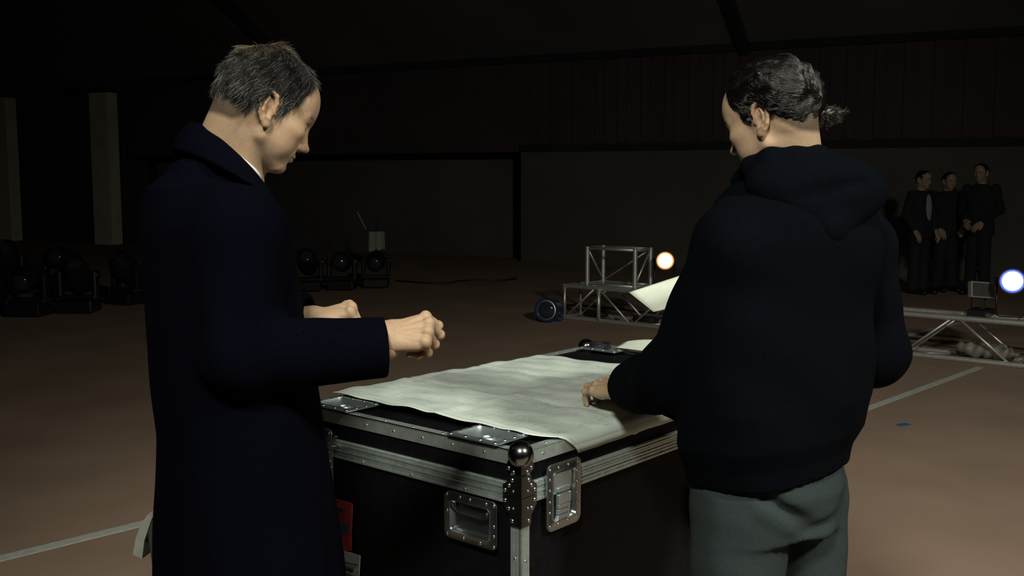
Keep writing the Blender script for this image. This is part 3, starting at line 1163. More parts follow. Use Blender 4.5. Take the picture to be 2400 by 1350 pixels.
def head_sdf(q, chin=0.0, nose=0.0):
    m = q.copy()
    m[:, 1] = np.abs(m[:, 1])
    m[:, 2] = np.where(m[:, 2] < 0, m[:, 2] * 1.07, m[:, 2])
    d = ell(m, (0, 0, 0.046), (0.096, 0.074, 0.081))
    d = smin(d, ell(m, (-0.040, 0, 0.028), (0.058, 0.062, 0.064)), 0.03)
    d = smin(d, ell(m, (0.043, 0, 0.052), (0.048, 0.057, 0.060)), 0.03)
    d = smin(d, ell(m, (0.038, 0, -0.018), (0.052, 0.054, 0.066)), 0.028)
    d = smin(d, ell(m, (0.060, 0, -0.050), (0.0345, 0.034, 0.034)), 0.018)
    d = smin(d, cap(m, (0.006, 0.0465, -0.046), (0.066 + chin, 0.014, -0.086), 0.0115, 0.014), 0.022)
    d = smin(d, cap(m, (0.004, 0.054, 0.0), (0.006, 0.0465, -0.046), 0.012, 0.0115), 0.025)
    d = smin(d, ell(m, (0.026, 0, -0.055), (0.05, 0.042, 0.034)), 0.02)
    d = smin(d, ell(m, (0.074 + chin, 0, -0.084), (0.0175, 0.020, 0.016)), 0.012)
    d = smin(d, ell(m, (0.058, 0.046, -0.004), (0.024, 0.0155, 0.014)), 0.024)
    d = smin(d, ell(m, (0.048, 0.036, -0.035), (0.030, 0.020, 0.030)), 0.02)
    d = smin(d, cap(m, (0.0835, 0.010, 0.033), (0.068, 0.045, 0.034), 0.0105, 0.009), 0.012)
    d = smax(d, -ell(m, (0.0995, 0.033, 0.015), (0.0175, 0.0185, 0.0125)), 0.012)
    d = smin(d, ell(m, (0.0735, 0.0325, 0.0145), (0.0125, 0.0155, 0.0115)), 0.004)
    d = smax(d, -cap(m, (0.0865, 0.020, 0.0085), (0.080, 0.0465, 0.0095), 0.0013, 0.0013), 0.002)
    d = smax(d, -cap(m, (0.0875, 0.020, 0.0235), (0.079, 0.0465, 0.0215), 0.0012, 0.0012), 0.003)
    d = smin(d, cap(m, (0.0865, 0, 0.024), (0.1075 + nose, 0, -0.018), 0.0070, 0.0085), 0.010)
    d = smin(d, ell(m, (0.1085 + nose, 0, -0.0205), (0.0105, 0.0095, 0.0085)), 0.006)
    d = smin(d, ell(m, (0.098 + nose, 0.0125, -0.0245), (0.0115, 0.0060, 0.0080)), 0.005)
    d = smax(d, -ell(m, (0.1035 + nose, 0.0065, -0.0325), (0.0065, 0.0030, 0.0045)), 0.002)
    d = smax(d, -cap(m, (0.0945, 0.0195, -0.022), (0.080, 0.034, -0.052), 0.0010, 0.0006), 0.006)
    d = smin(d, cap(m, (0.0945, 0, -0.0485), (0.081, 0.0235, -0.0535), 0.0055, 0.0030), 0.005)
    d = smin(d, cap(m, (0.0920, 0, -0.0595), (0.080, 0.0215, -0.0560), 0.0062, 0.0030), 0.005)
    d = smax(d, -cap(m, (0.1015, 0, -0.0540), (0.081, 0.0265, -0.0550), 0.0014, 0.0012), 0.003)
    d = smax(d, -ell(m, (0.0965, 0, -0.0715), (0.008, 0.018, 0.0050)), 0.008)
    d = smin(d, ear_sdf(m), 0.005)
    return d


def poly_sdf(p, poly):
    poly = np.asarray(poly, np.float32)
    n = len(poly)
    d = np.full(len(p), 1e9, np.float32)
    s = np.ones(len(p), np.float32)
    for i in range(n):
        a, b = poly[i], poly[i - 1]
        e_ = b - a
        w_ = p - a
        t = np.clip(w_ @ e_ / (e_ @ e_), 0, 1)
        d = np.minimum(d, ((w_ - t[:, None] * e_) ** 2).sum(1))
        c1 = p[:, 1] >= a[1]
        c2 = p[:, 1] < b[1]
        c3 = e_[0] * w_[:, 1] > e_[1] * w_[:, 0]
        fl = (c1 & c2 & c3) | (~c1 & ~c2 & ~c3)
        s = np.where(fl, -s, s)
    return s * np.sqrt(d)


def hair_cap(q, hd, poly, th, seed, rough, ridge=None):
    pd = poly_sdf(q[:, [0, 2]], poly) + wave(q, seed, 6, 25, 70, 0.0022)
    t = np.clip(-pd / 0.022, 0, 1)
    t = t * t * (3 - 2 * t)
    if callable(th):
        thk = th(q)
    else:
        thk = th
    disp = wave(q, seed + 1, 8, 18, 50, rough)
    if ridge is not None:
        disp = disp + ridge(q)
    d = hd - (0.0012 + thk * t + disp * t)
    return smax(d, pd, 0.002)


def strands(roots, dirs, normals, lengths, seg, curl, rad, cols, droop, seed, lift=0.35):
    """thin three-sided hair strands as one mesh (vectorised)"""
    r = np.random.default_rng(seed)
    n = len(roots)
    P = [roots - normals * 0.001]
    d = dirs + normals * lift
    d /= np.linalg.norm(d, axis=1, keepdims=True)
    for k in range(seg):
        d = d + droop[None] * 0.25 / seg + r.normal(size=(n, 3)) * curl - normals * (lift * 1.1 / seg)
        d /= np.linalg.norm(d, axis=1, keepdims=True)
        P.append(P[-1] + d * (lengths / seg)[:, None])
    P = np.stack(P, 1)
    return strand_tubes(P, rad, cols)


def strand_tubes(P, rad, cols):
    n, m = P.shape[:2]
    T = np.gradient(P, axis=1)
    T /= np.maximum(np.linalg.norm(T, axis=2, keepdims=True), 1e-9)
    ref = np.array([0.3, 0.5, 0.81])
    A = np.cross(T, ref)
    A /= np.maximum(np.linalg.norm(A, axis=2, keepdims=True), 1e-9)
    B = np.cross(T, A)
    taper = np.linspace(1.0, 0.45, m)[None, :, None] * rad
    ring = [P + (A * math.cos(x) + B * math.sin(x)) * taper for x in (0, 2.094, 4.189)]
    vs = np.stack(ring, 2).reshape(-1, 3)
    idx = np.arange(n * m * 3).reshape(n, m, 3)
    qs = []
    for k in range(3):
        a, b = idx[:, :-1, k], idx[:, :-1, (k + 1) % 3]
        c, dd = idx[:, 1:, (k + 1) % 3], idx[:, 1:, k]
        qs.append(np.stack([a, b, c, dd], -1).reshape(-1, 4))
    col = np.repeat(cols, m * 3, axis=0)
    return vs, np.concatenate(qs), col


def vert_normals(f, v, e_=0.0008):
    vf = v.astype(np.float32)
    I = np.eye(3, dtype=np.float32)
    g = np.stack([f(vf + I[i] * e_) - f(vf - I[i] * e_) for i in range(3)], 1)
    return g / np.maximum(np.linalg.norm(g, axis=1, keepdims=True), 1e-9)


def hand_joints(wrist, ax, nrm, side, mcp, pip, dip, thumb, spread=0.05, scale=1.0):
    """joints of a hand; side points to the thumb, nrm out of the back of the hand; angles in degrees per finger"""
    ax, nrm = unit(ax), unit(np.asarray(nrm) - unit(ax) * (np.asarray(nrm) @ unit(ax)))
    sd = np.cross(nrm, ax)
    if sd @ np.asarray(side) < 0:
        sd = -sd
    base = [(0.090, 0.029), (0.094, 0.0085), (0.089, -0.0120), (0.081, -0.0310)]
    L = [(0.043, 0.026, 0.021), (0.047, 0.030, 0.022), (0.044, 0.028, 0.022), (0.035, 0.021, 0.019)]
    fingers = []
    for i in range(4):
        k = np.asarray(wrist) + (ax * base[i][0] + sd * base[i][1]) * scale + nrm * (0.004 if i in (1, 2) else 0.0)
        pts = [k]
        ang = 0.0
        lat = spread * (1.5 - i)
        for l_, da in zip(L[i], (mcp[i], pip[i], dip[i])):
            ang += math.radians(da)
            dd = unit(ax * math.cos(ang) - nrm * math.sin(ang) + sd * lat)
            pts.append(pts[-1] + dd * l_ * scale)
        fingers.append(pts)
    t0 = np.asarray(wrist) + (ax * 0.022 + sd * 0.022 - nrm * 0.008) * scale
    th = [t0]
    for (x, y, z) in thumb:
        th.append(th[-1] + (ax * x + sd * y + nrm * z) * scale)
    return dict(w=np.asarray(wrist), ax=ax, n=nrm, s=sd, f=fingers, t=th, k=scale)


def hand_sdf(p, H, forearm):
    k = H['k']
    w_ = H['w']
    d = cap(p, forearm, w_, 0.032, 0.0255)
    # flattened wrist and palm
    pal = None
    for i in range(4):
        kn = H['f'][i][0]
        base = w_ + (H['ax'] * 0.012 + H['s'] * (0.016 - 0.0105 * i)) * k
        c = cap(p, base - H['n'] * 0.003, kn - H['n'] * 0.004, 0.0140 * k, 0.0115 * k)
        pal = c if pal is None else smin(pal, c, 0.012)
    d = smin(d, pal, 0.02)
    d = smin(d, cap(p, w_ + (H['ax'] * 0.02 - H['s'] * 0.018 - H['n'] * 0.008) * k, w_ + (H['ax'] * 0.062 - H['s'] * 0.026 - H['n'] * 0.010) * k, 0.012, 0.011), 0.012)
    R = [(0.0096, 0.0086, 0.0078, 0.0066), (0.0098, 0.0088, 0.0080, 0.0068), (0.0094, 0.0084, 0.0077, 0.0066), (0.0084, 0.0074, 0.0068, 0.0058)]
    for i in range(4):
        f = H['f'][i]
        fd = None
        for j in range(3):
            c = cap(p, f[j], f[j + 1], R[i][j] * k, R[i][j + 1] * k)
            fd = c if fd is None else smin(fd, c, 0.003)
        # knuckle
        fd = smin(fd, ell(p, f[0] + H['n'] * 0.002, (0.0115 * k,) * 3), 0.005)
        fd = smin(fd, ell(p, f[1] + H['n'] * 0.0005, (0.0092 * k,) * 3), 0.004)
        d = smin(d, fd, 0.0035)
        # tendon
        d = smin(d, cap(p, w_ + H['ax'] * 0.03 + H['n'] * 0.0085 + H['s'] * (0.008 - 0.006 * i), f[0] + H['n'] * 0.0055, 0.002, 0.0035), 0.006)
    t = H['t']
    Rt = [0.0155, 0.0115, 0.0105, 0.0080]
    td = None
    for j in range(len(t) - 1):
        c = cap(p, t[j], t[j + 1], Rt[j] * k, Rt[j + 1] * k)
        td = c if td is None else smin(td, c, 0.006)
    d = smin(d, td, 0.010)
    return d


def bounds(pts, pad):
    pts = np.asarray(pts)
    return pts.min(0) - pad, pts.max(0) + pad


def skin_colors(v, base, red, o=None, R=None, stub=0.0, brow=None, hairpoly=None, hand=None):
    c = np.tile(np.asarray(base, float), (len(v), 1))
    if o is not None:
        q = (v - o) @ R
        m = q.copy()
        m[:, 1] = np.abs(m[:, 1])

        def mixc(t, col):
            nonlocal c
            t = np.clip(t, 0, 1)[:, None]
            c = c * (1 - t) + np.asarray(col) * t
        g = lambda cc, r: np.exp(-(((m - np.asarray(cc)) / np.asarray(r)) ** 2).sum(1))
        mixc(0.45 * g((0.112, 0, -0.022), (0.016, 0.014, 0.012)), red)
        mixc(0.30 * g((0.07, 0.045, -0.015), (0.03, 0.02, 0.02)), red)
        mixc(0.35 * g((-0.010, 0.085, 0.010), (0.022, 0.012, 0.03)), red)
        mixc(0.65 * g((0.093, 0, -0.0545), (0.014, 0.019, 0.0075)), (red[0] * 0.85, red[1] * 0.72, red[2] * 0.75))
        if stub > 0:
            t = np.clip((-0.028 - m[:, 2]) / 0.02, 0, 1) * np.clip((m[:, 0] + 0.005) / 0.02, 0, 1) * np.clip((m[:, 2] + 0.115) / 0.02, 0, 1)
            mixc(stub * t * (1 - 0.9 * g((0.093, 0, -0.0545), (0.014, 0.02, 0.008))), (0.10, 0.085, 0.07))
        if brow is not None:
            x_ = np.clip((m[:, 1] - 0.012) / 0.036, 0, 1)
            zc = 0.034 + 0.004 * np.sin(x_ * 2.4)
            t = np.exp(-((m[:, 2] - zc) / 0.0042) ** 2) * (m[:, 1] > 0.010) * (m[:, 1] < 0.052) * (m[:, 0] > 0.05)
            mixc(0.85 * t, brow)
        # lash line
        t = np.exp(-((m[:, 2] - 0.009) / 0.0016) ** 2) * (np.abs(m[:, 1] - 0.033) < 0.014) * (m[:, 0] > 0.07)
        mixc(0.8 * t, (0.02, 0.015, 0.012))
        if hairpoly is not None:
            pd = poly_sdf(q[:, [0, 2]].astype(np.float32), hairpoly)
            mixc(np.clip(0.5 - pd / 0.012, 0, 0.8), (0.03, 0.025, 0.02))
    return c

# ================================================================== PERSON IN NAVY COAT
SKIN_A, RED_A = (0.43, 0.30, 0.195), (0.42, 0.20, 0.13)
A_YAW, A_PITCH = 27, 28
RA = head_axes(A_YAW, A_PITCH)
HSA = 0.905
RIA, RSA = RA / HSA, RA * HSA
earA = at(637, 266, 1.915)
oA = earA + RSA[:, 1] * 0.078
polyA = [(0.056, 0.112), (0.056, 0.090), (0.049, 0.073), (0.047, 0.050), (0.030, 0.036), (0.0265, 0.010), (0.013, 0.010), (0.012, 0.036), (-0.004, 0.046), (-0.022, 0.038), (-0.029, 0.012),
         (-0.038, -0.022), (-0.060, -0.043), (-0.13, -0.046), (-0.13, 0.22), (0.054, 0.22)]
baseA = at(500, 425, 2.01)
throatA = at(566, 455, 1.99)
S3 = np.float32


def headneck_A(p):
    q = ((p - oA.astype(S3)) @ RIA.astype(S3))
    d = head_sdf(q, chin=0.0) * HSA
    occ = oA + RSA @ V(-0.045, 0, -0.01)
    d = smin(d, cap(p, occ, baseA, 0.050, 0.060), 0.018)
    d = smin(d, cap(p, oA + RSA @ V(-0.012, 0, -0.045), throatA, 0.034, 0.042), 0.016)
    # sterno muscle on each side and the larynx
    for s in (-1, 1):
        d = smin(d, cap(p, oA + RSA @ V(-0.030, s * 0.044, -0.008), throatA + RA[:, 1] * s * 0.02 + V(0.0, 0, -0.02), 0.009, 0.012), 0.020)
    d = smin(d, ell(p, at(588, 398, 1.985), (0.013, 0.012, 0.016)), 0.014)
    return d


pa = empty('person', (oA[0] - 0.06, 2.0, 0))
tag(pa, 'person in long navy wool coat, short greying hair, bending over the plan', 'person')
PAI = inv_of(pa)
parts = []
lo, hi = bounds([oA - 0.13, oA + 0.15, baseA, throatA], 0.075)
lo[2] = 1.50
parts.append(sdf_mesh(headneck_A, lo, hi, 0.0022))
head_nv = len(parts[0][0])

# joints of arms
bA = math.radians(28)
fA = V(math.cos(bA), math.sin(bA), 0)
rA = V(math.sin(bA), -math.cos(bA), 0)
cA = at(508, 500, 2.0)
cA0 = V(cA[0], 2.0, 0)
shA = {'R': cA0 + rA * 0.175 + V(0, 0, 1.455), 'L': cA0 - rA * 0.175 + V(0, 0, 1.455)}
elA = {'R': at(560, 836, 1.80), 'L': V(-0.66, 2.26, 1.20)}
wrA = {'R': at(906, 814, 1.845), 'L': at(730, 745, 2.22)}
HA_R = hand_joints(wrA['R'] + V(-0.008, 0.0, 0.019), (0.97, 0.10, 0.16), (-0.18, -0.72, 0.66), (0, 1, 0.2),
                   (60, 68, 78, 88), (52, 58, 68, 80), (30, 34, 40, 44), ((0.035, 0.016, -0.020), (0.030, 0.000, -0.018), (0.022, -0.008, -0.014)), 0.02, 0.92)
HA_L = hand_joints(wrA['L'] + V(0.0, 0, 0.0), (0.95, 0.10, 0.22), (-0.25, -0.15, 0.95), (0, -1, 0),
                   (75, 80, 80, 80), (80, 80, 80, 80), (40, 40, 40, 40), ((0.030, 0.014, -0.012), (0.030, -0.002, -0.012), (0.020, -0.012, -0.010)), 0.0, 0.95)
for H, wr, el in ((HA_R, wrA['R'], elA['R']), (HA_L, wrA['L'], elA['L'])):
    fo = wr + unit(el - wr) * 0.10
    pts = [fo, wr] + [x for f in H['f'] for x in f] + H['t']
    lo, hi = bounds(pts, 0.036)
    parts.append(sdf_mesh(lambda p, H=H, fo=fo: hand_sdf(p, H, fo), lo, hi, 0.0020))


def under_body(p, c0, sh, el, wr, fwd, hip, feet, zs=(1.46, 0.95)):
    x, y = c0[0], c0[1]
    d = stack(p, [(0.92, hip[0], hip[1], 0.105, 0.155), (1.10, x, y, 0.09, 0.135), (1.32, x, y, 0.10, 0.16), (1.44, x, y, 0.075, 0.14), (1.50, x, y, 0.05, 0.07)], fwd)
    for s in 'LR':
        d = smin(d, cap(p, sh[s], el[s], 0.045, 0.036), 0.03)
        d = smin(d, cap(p, el[s], wr[s], 0.036, 0.024), 0.02)
    for k in feet:
        kn = V(hip[0] * 0.2 + k[0] * 0.8, hip[1] * 0.2 + k[1] * 0.8, 0.48)
        hp = V(hip[0] * 0.4 + k[0] * 0.6, hip[1] * 0.4 + k[1] * 0.6, 0.90)
        d = smin(d, cap(p, hp, kn, 0.066, 0.048), 0.015)
        d = smin(d, cap(p, kn, V(k[0], k[1], 0.09), 0.048, 0.033), 0.02)
    return d


feetA = [cA0 + rA * 0.11 + V(0.03, 0, 0), cA0 - rA * 0.11 + V(0.03, 0, 0)]
hipA = cA0 + V(0.055, 0, 0)
fb = lambda p: under_body(p, cA0, shA, elA, wrA, fA, hipA, feetA)
parts.append(sdf_mesh(fb, (-1.0, 1.6, 0.05), (-0.15, 2.5, 1.56), 0.012))
vA, qA = join_np(parts)
colA = skin_colors(vA, SKIN_A, RED_A, oA, RIA, stub=0.20, brow=(0.10, 0.075, 0.055), hairpoly=polyA)
np_mesh('body', vA, qA, 'skin', pa, colA, PAI)


# hair: scalp cap plus strands
def headonly_A(p):
    return head_sdf((p - oA.astype(S3)) @ RIA.astype(S3))


def capA(p):
    q = (p - oA.astype(S3)) @ RIA.astype(S3)
    th = lambda q: 0.005 + 0.007 * np.exp(-(((q - np.array([-0.015, 0, 0.13], S3)) / np.array([0.035, 0.05, 0.04], S3)) ** 2).sum(1)) + 0.012 * np.exp(-(((q - np.array([-0.055, 0, 0.115], S3)) / np.array([0.045, 0.05, 0.04], S3)) ** 2).sum(1)) + 0.006 * np.exp(-(((q - np.array([-0.09, 0, 0.05], S3)) / np.array([0.03, 0.06, 0.05], S3)) ** 2).sum(1))
    return hair_cap(q, head_sdf(q), polyA, th, 21, 0.0012) * HSA


lo, hi = bounds([oA], 0.155)
hv, hq = sdf_mesh(capA, lo, hi, 0.0028)
hair = np_mesh('hair', hv, hq, 'haircap_grey', pa, None, PAI)
nrm = vert_normals(capA, hv)
ql = (hv - oA) @ RIA
ok = np.nonzero((poly_sdf(ql[:, [0, 2]].astype(S3), polyA) < 0.001) & (headonly_A(hv.astype(S3)) > 0.001))[0]
sel = RNG.choice(ok, 20000)
root = hv[sel] + RNG.normal(size=(20000, 3)) * 0.0012
nr = nrm[sel]
qs_ = ql[sel]
# combing: whorl at the crown, sides brushed back and down, top brushed forward
crown = V(-0.065, 0.0, 0.115)
dl = qs_ - crown
sidew = np.clip(np.abs(qs_[:, 1]) / 0.055, 0, 1)[:, None]
tang = dl * 1.0
tang = tang / np.maximum(np.linalg.norm(tang, axis=1, keepdims=True), 1e-6)
backdown = np.tile(V(-0.55, 0, -0.80), (len(tang), 1))
tang = tang * (1 - 0.75 * sidew) + backdown * 0.75 * sidew
dw = tang @ RA.T
dw = dw - nr * (dw * nr).sum(1, keepdims=True)
dw /= np.maximum(np.linalg.norm(dw, axis=1, keepdims=True), 1e-6)
dw = dw + RNG.normal(size=dw.shape) * 0.14 + 0.25 * np.stack([np.sin(qs_[:, 0] * 120 + qs_[:, 2] * 70), np.sin(qs_[:, 1] * 110), np.sin(qs_[:, 2] * 130 + qs_[:, 0] * 60)], 1) * 0.6
nearcrown = np.exp(-((qs_ - V(-0.06, 0, 0.125)) ** 2).sum(1) / 0.045 ** 2)
ln = 0.015 + 0.010 * RNG.random(len(sel)) + 0.012 * nearcrown
low = np.clip((0.0 - qs_[:, 2]) / 0.04, 0, 1)
ln = ln * (1 - 0.6 * low)
grey = RNG.random(len(sel))
sideg = np.clip(1.2 - (qs_[:, 2] - 0.0) / 0.07, 0.15, 1)
gsel = (grey < 0.07 + 0.20 * sideg)
cols = np.where(gsel[:, None], V(0.22, 0.215, 0.20) * (0.4 + 0.8 * RNG.random((len(sel), 1))), V(0.013, 0.0125, 0.012) * (0.5 + RNG.random((len(sel), 1))))
warm = (nearcrown > 0.45) & (RNG.random(len(sel)) < 0.5)
cols[warm] = V(0.17, 0.13, 0.075) * (0.6 + 0.7 * RNG.random((warm.sum(), 1)))
sv, sq, scol = strands(root, dw, nr, ln, 4, 0.07, 0.00034, cols, V(0, 0, -0.4), 5, lift=0.14)
np_mesh('hair_strands', sv, sq, 'hairstrand', hair, scol, PAI)

# --- coat
def row(px, py, Y, rf, rl):
    p = at(px, py, Y)
    return (p[2], p[0], p[1], rf, rl)


rowsA = [row(478, 405, 2.0, 0.050, 0.080), row(482, 440, 2.0, 0.100, 0.165), row(505, 520, 2.0, 0.128, 0.205), row(515, 620, 2.0, 0.136, 0.215), row(528, 760, 2.0, 0.142, 0.215),
         row(548, 900, 2.0, 0.150, 0.22), row(562, 1010, 2.0, 0.154, 0.225), row(572, 1150, 2.0, 0.163, 0.235), row(582, 1300, 2.0, 0.174, 0.25), row(588, 1600, 2.0, 0.19, 0.27), (0.46, at(590, 1650, 2.0)[0], 2.0, 0.20, 0.285)]


def coat_sdf(p):
    d = stack(p, rowsA, fA[:2], 2.15)
    fold = 0.0045 * np.sin(18 * np.arctan2(p[:, 1] - 2.0, p[:, 0] - cA0[0]) + 2.5 * np.sin(6 * p[:, 2])) * np.clip((1.05 - p[:, 2]) / 0.6, 0, 1)
    d = d + fold
    # rounded upper back and shoulders
    d = smin(d, ell(p, at(484, 510, 2.02), (0.084, 0.155, 0.125)), 0.05)
    for s, sg in (('R', 1), ('L', -1)):
        d = smin(d, ell(p, shA[s] + V(0, 0, -0.02), (0.075, 0.072, 0.078)), 0.05)
        a, b, c = shA[s] + V(0, 0, -0.02), elA[s], wrA[s]
        up = cap(p, a, b, 0.076, 0.064)
        ab_ = unit(np.asarray(c) - b)
        end = np.asarray(c) - ab_ * 0.002
        fo = cap(p, b, end + ab_ * 0.05, 0.064, 0.0535)
        fo = smax(fo, (p - end.astype(S3)) @ ab_.astype(S3), 0.003)
        arm = smin(up, fo, 0.035)
        wr_ = 0.0030 * np.sin(70 * ((p - b.astype(S3)) @ ab_.astype(S3)) + 30 * p[:, 2]) * np.exp(-(((p - b.astype(S3)) ** 2).sum(1)) / 0.12 ** 2)
        d = smin(d, arm + wr_, 0.022)
        # open cuff
        inn = cap(p, end - ab_ * 0.045, end + ab_ * 0.05, 0.040, 0.0475)
        d = smax(d, -inn, 0.003)
    # front overlap edge and neck opening
    d = smax(d, -cap(p, at(520, 300, 1.985), at(560, 450, 1.985), 0.062, 0.060), 0.01)
    d = d + wave(p, 3, 7, 4, 9, 0.0022)
    return d


cv, cq = sdf_mesh(coat_sdf, (-1.0, 1.62, 0.44), (-0.15, 2.42, 1.66), 0.0065)
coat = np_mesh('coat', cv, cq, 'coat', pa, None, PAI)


def ring_loft(name, rings, m, parent, inv, thick=0.006, seg=64, smooth_n=3, arc=(0, 2 * math.pi)):
    """rings: list of (centre, half vector front, half vector lateral); Catmull-Rom across rings"""
    R = [np.concatenate([np.asarray(a) for a in r]) for r in rings]
    fine = []
    for i in range(len(R) - 1):
        p0, p1, p2, p3 = R[max(i - 1, 0)], R[i], R[i + 1], R[min(i + 2, len(R) - 1)]
        for k in range(smooth_n):
            t = k / smooth_n
            fine.append(0.5 * ((2 * p1) + (-p0 + p2) * t + (2 * p0 - 5 * p1 + 4 * p2 - p3) * t * t + (-p0 + 3 * p1 - 3 * p2 + p3) * t ** 3))
    fine.append(R[-1])
    vs = []
    full = abs(arc[1] - arc[0] - 2 * math.pi) < 1e-6
    ns = seg if full else seg + 1
    for r in fine:
        for k in range(ns):
            a = arc[0] + (arc[1] - arc[0]) * k / seg
            vs.append(r[:3] + r[3:6] * math.cos(a) + r[6:9] * math.sin(a))
    fs = []
    for i in range(len(fine) - 1):
        for k in range(seg):
            k2 = (k + 1) % ns
            fs.append((i * ns + k, i * ns + k2, (i + 1) * ns + k2, (i + 1) * ns + k))
    A = np.array(inv)
    vs = [A[:3, :3] @ v + A[:3, 3] for v in vs]
    o = mesh_obj(name, vs, fs, m, parent, True)
    md = o.modifiers.new('thickness', 'SOLIDIFY')
    md.thickness = thick
    md.offset = 0
    sb = o.modifiers.new('smooth', 'SUBSURF')
    sb.levels = sb.render_levels = 1
    return o


def ring(pb, pf, lat, Y=1.985):
    b, f = at(pb[0], pb[1], Y), at(pf[0], pf[1], Y)
    return ((b + f) / 2, (f - b) / 2, rA * lat)


OPEN = (math.radians(24), math.radians(336))
ring_loft('coat_collar', [ring((470, 345), (590, 455), 0.064), ring((462, 312), (598, 440), 0.068), ring((452, 288), (606, 434), 0.074), ring((436, 300), (616, 446), 0.092), ring((418, 328), (628, 462), 0.118), ring((408, 352), (640, 486), 0.140)],
          'coat', pa, PAI, 0.008, arc=(math.radians(14), math.radians(346)))
ring_loft('shirt_collar', [ring((478, 350), (588, 452), 0.056), ring((480, 330), (600, 432), 0.058), ring((478, 318), (607, 412), 0.0605), ring((474, 330), (609, 424), 0.064), ring((470, 345), (611, 440), 0.066)], 'shirt', pa, PAI, 0.002)
# lapel edge running down the front
lp = [at(618, 452, 1.93), at(650, 500, 1.92), at(672, 590, 1.93), at(700, 720, 1.94)]


def trousers_sdf(p, hip, feet, fwd, waist=0.98, r0=0.10, r1=0.075, rb=0.075, hemz=0.05, crotch=0.80, rl=0.165, rf=0.13, spread=0.58):
    d = stack(p, [(crotch + 0.01, hip[0], hip[1], rf * 0.9, rl * 0.92), (crotch + 0.10, hip[0], hip[1], rf, rl), (waist, hip[0], hip[1], rf * 0.92, rl * 0.92)], fwd)
    for k in feet:
        hp = V(hip[0] * (1 - spread) + k[0] * spread, hip[1] * (1 - spread) + k[1] * spread, crotch + 0.04)
        kn = V(hip[0] * 0.2 + k[0] * 0.8, hip[1] * 0.2 + k[1] * 0.8, 0.48)
        an = V(k[0], k[1], 0.02)
        leg = smin(cap(p, hp, kn, r0, r1), cap(p, kn, an, r1, rb), 0.03)
        d = smin(d, leg, 0.022)
    d = np.maximum(d, hemz - p[:, 2])
    return d + wave(p, 11, 6, 4, 11, 0.0028)


def shoe(parent, inv, foot, fwd, m='shoe'):
    f = V(fwd[0], fwd[1], 0)
    heel, toe = foot - f * 0.06, foot + f * 0.19

    def s(p):
        d = cap(p, heel + V(0, 0, 0.045), toe + V(0, 0, 0.032), 0.042, 0.036)
        d = smin(d, cap(p, foot + V(0, 0, 0.06), foot + V(0, 0, 0.10) - f * 0.01, 0.045, 0.045), 0.03)
        d = smax(d, 0.004 - p[:, 2], 0.006)
        return d
    lo, hi = bounds([heel, toe, foot + V(0, 0, 0.12)], 0.07)
    lo[2] = -0.01
    v, q = sdf_mesh(s, lo, hi, 0.010)
    return np_mesh('shoe', v, q, m, parent, None, inv)


tv, tq = sdf_mesh(lambda p: trousers_sdf(p, hipA, feetA, fA[:2]), (-0.95, 1.6, 0.0), (-0.2, 2.4, 1.0), 0.012)
np_mesh('trousers', tv, tq, 'trouser', pa, None, PAI)
for k in feetA:
    shoe(pa, PAI, k, fA[:2])

# ================================================================== PERSON IN HOODED TOP
SKIN_B, RED_B = (0.43, 0.305, 0.205), (0.42, 0.205, 0.14)
RB = head_axes(139, 21)
HSB = 0.915
RIB, RSB = RB / HSB, RB * HSB
earB = at(1773, 288, 2.035)
oB = earB - RSB[:, 1] * 0.078
polyB = [(0.064, 0.108), (0.062, 0.085), (0.054, 0.066), (0.040, 0.040), (0.032, 0.012), (0.018, -0.004), (0.012, 0.010), (0.010, 0.036), (-0.006, 0.045), (-0.020, 0.038), (-0.029, 0.016), (-0.046, -0.014), (-0.066, -0.040), (-0.080, -0.050),
         (-0.13, -0.050), (-0.13, 0.22), (0.064, 0.22)]
baseB = at(1862, 420, 2.12)
throatB = at(1772, 470, 2.16)


def headneck_B(p):
    q = ((p - oB.astype(S3)) @ RIB.astype(S3))
    d = head_sdf(q, chin=-0.002, nose=-0.002) * HSB
    d = smin(d, cap(p, oB + RSB @ V(-0.040, 0, -0.01), baseB, 0.050, 0.060), 0.020)
    d = smin(d, cap(p, oB + RSB @ V(-0.012, 0, -0.045), throatB, 0.034, 0.044), 0.018)
    for s in (-1, 1):
        d = smin(d, cap(p, oB + RSB @ V(-0.030, s * 0.044, -0.008), throatB + RB[:, 1] * s * 0.02, 0.009, 0.012), 0.020)
    return d


pb = empty('person', (0.55, 2.12, 0))
tag(pb, 'person in black hooded top and grey joggers, dark hair tied in a bun', 'person')
PBI = inv_of(pb)
parts = []
lo, hi = bounds([oB - 0.13, oB + 0.13, baseB, throatB], 0.07)
lo[2] = 1.46
parts.append(sdf_mesh(headneck_B, lo, hi, 0.0022))
fB = unit(V(-0.55, 0.835, 0))
rB = V(fB[1], -fB[0], 0)
cB0 = V(0.546, 2.12, 0)
shB = {'R': cB0 + rB * 0.205 + V(0.03, 0, 1.40), 'L': cB0 - rB * 0.165 + V(0.02, 0, 1.405)}
elB = {'R': V(0.790, 2.28, 1.15), 'L': V(0.345, 2.15, 1.110)}
sh_c1, sh_c2 = at(1474, 685, 2.60), at(1532, 731, 2.54)
GRIP = V(0.530, 2.540, 1.285)
sh_ax = unit((sh_c1 + sh_c2) / 2 - GRIP)
sh_l = unit(sh_c1 - sh_c2)
sh_up = unit(np.cross(sh_ax, sh_l))
if sh_up[2] < 0:
    sh_up = -sh_up
wrB = {'R': GRIP - sh_ax * 0.105 - sh_up * 0.0215, 'L': V(0.258, 2.435, 1.034)}
tipB = onz(1387, 961, PZ)
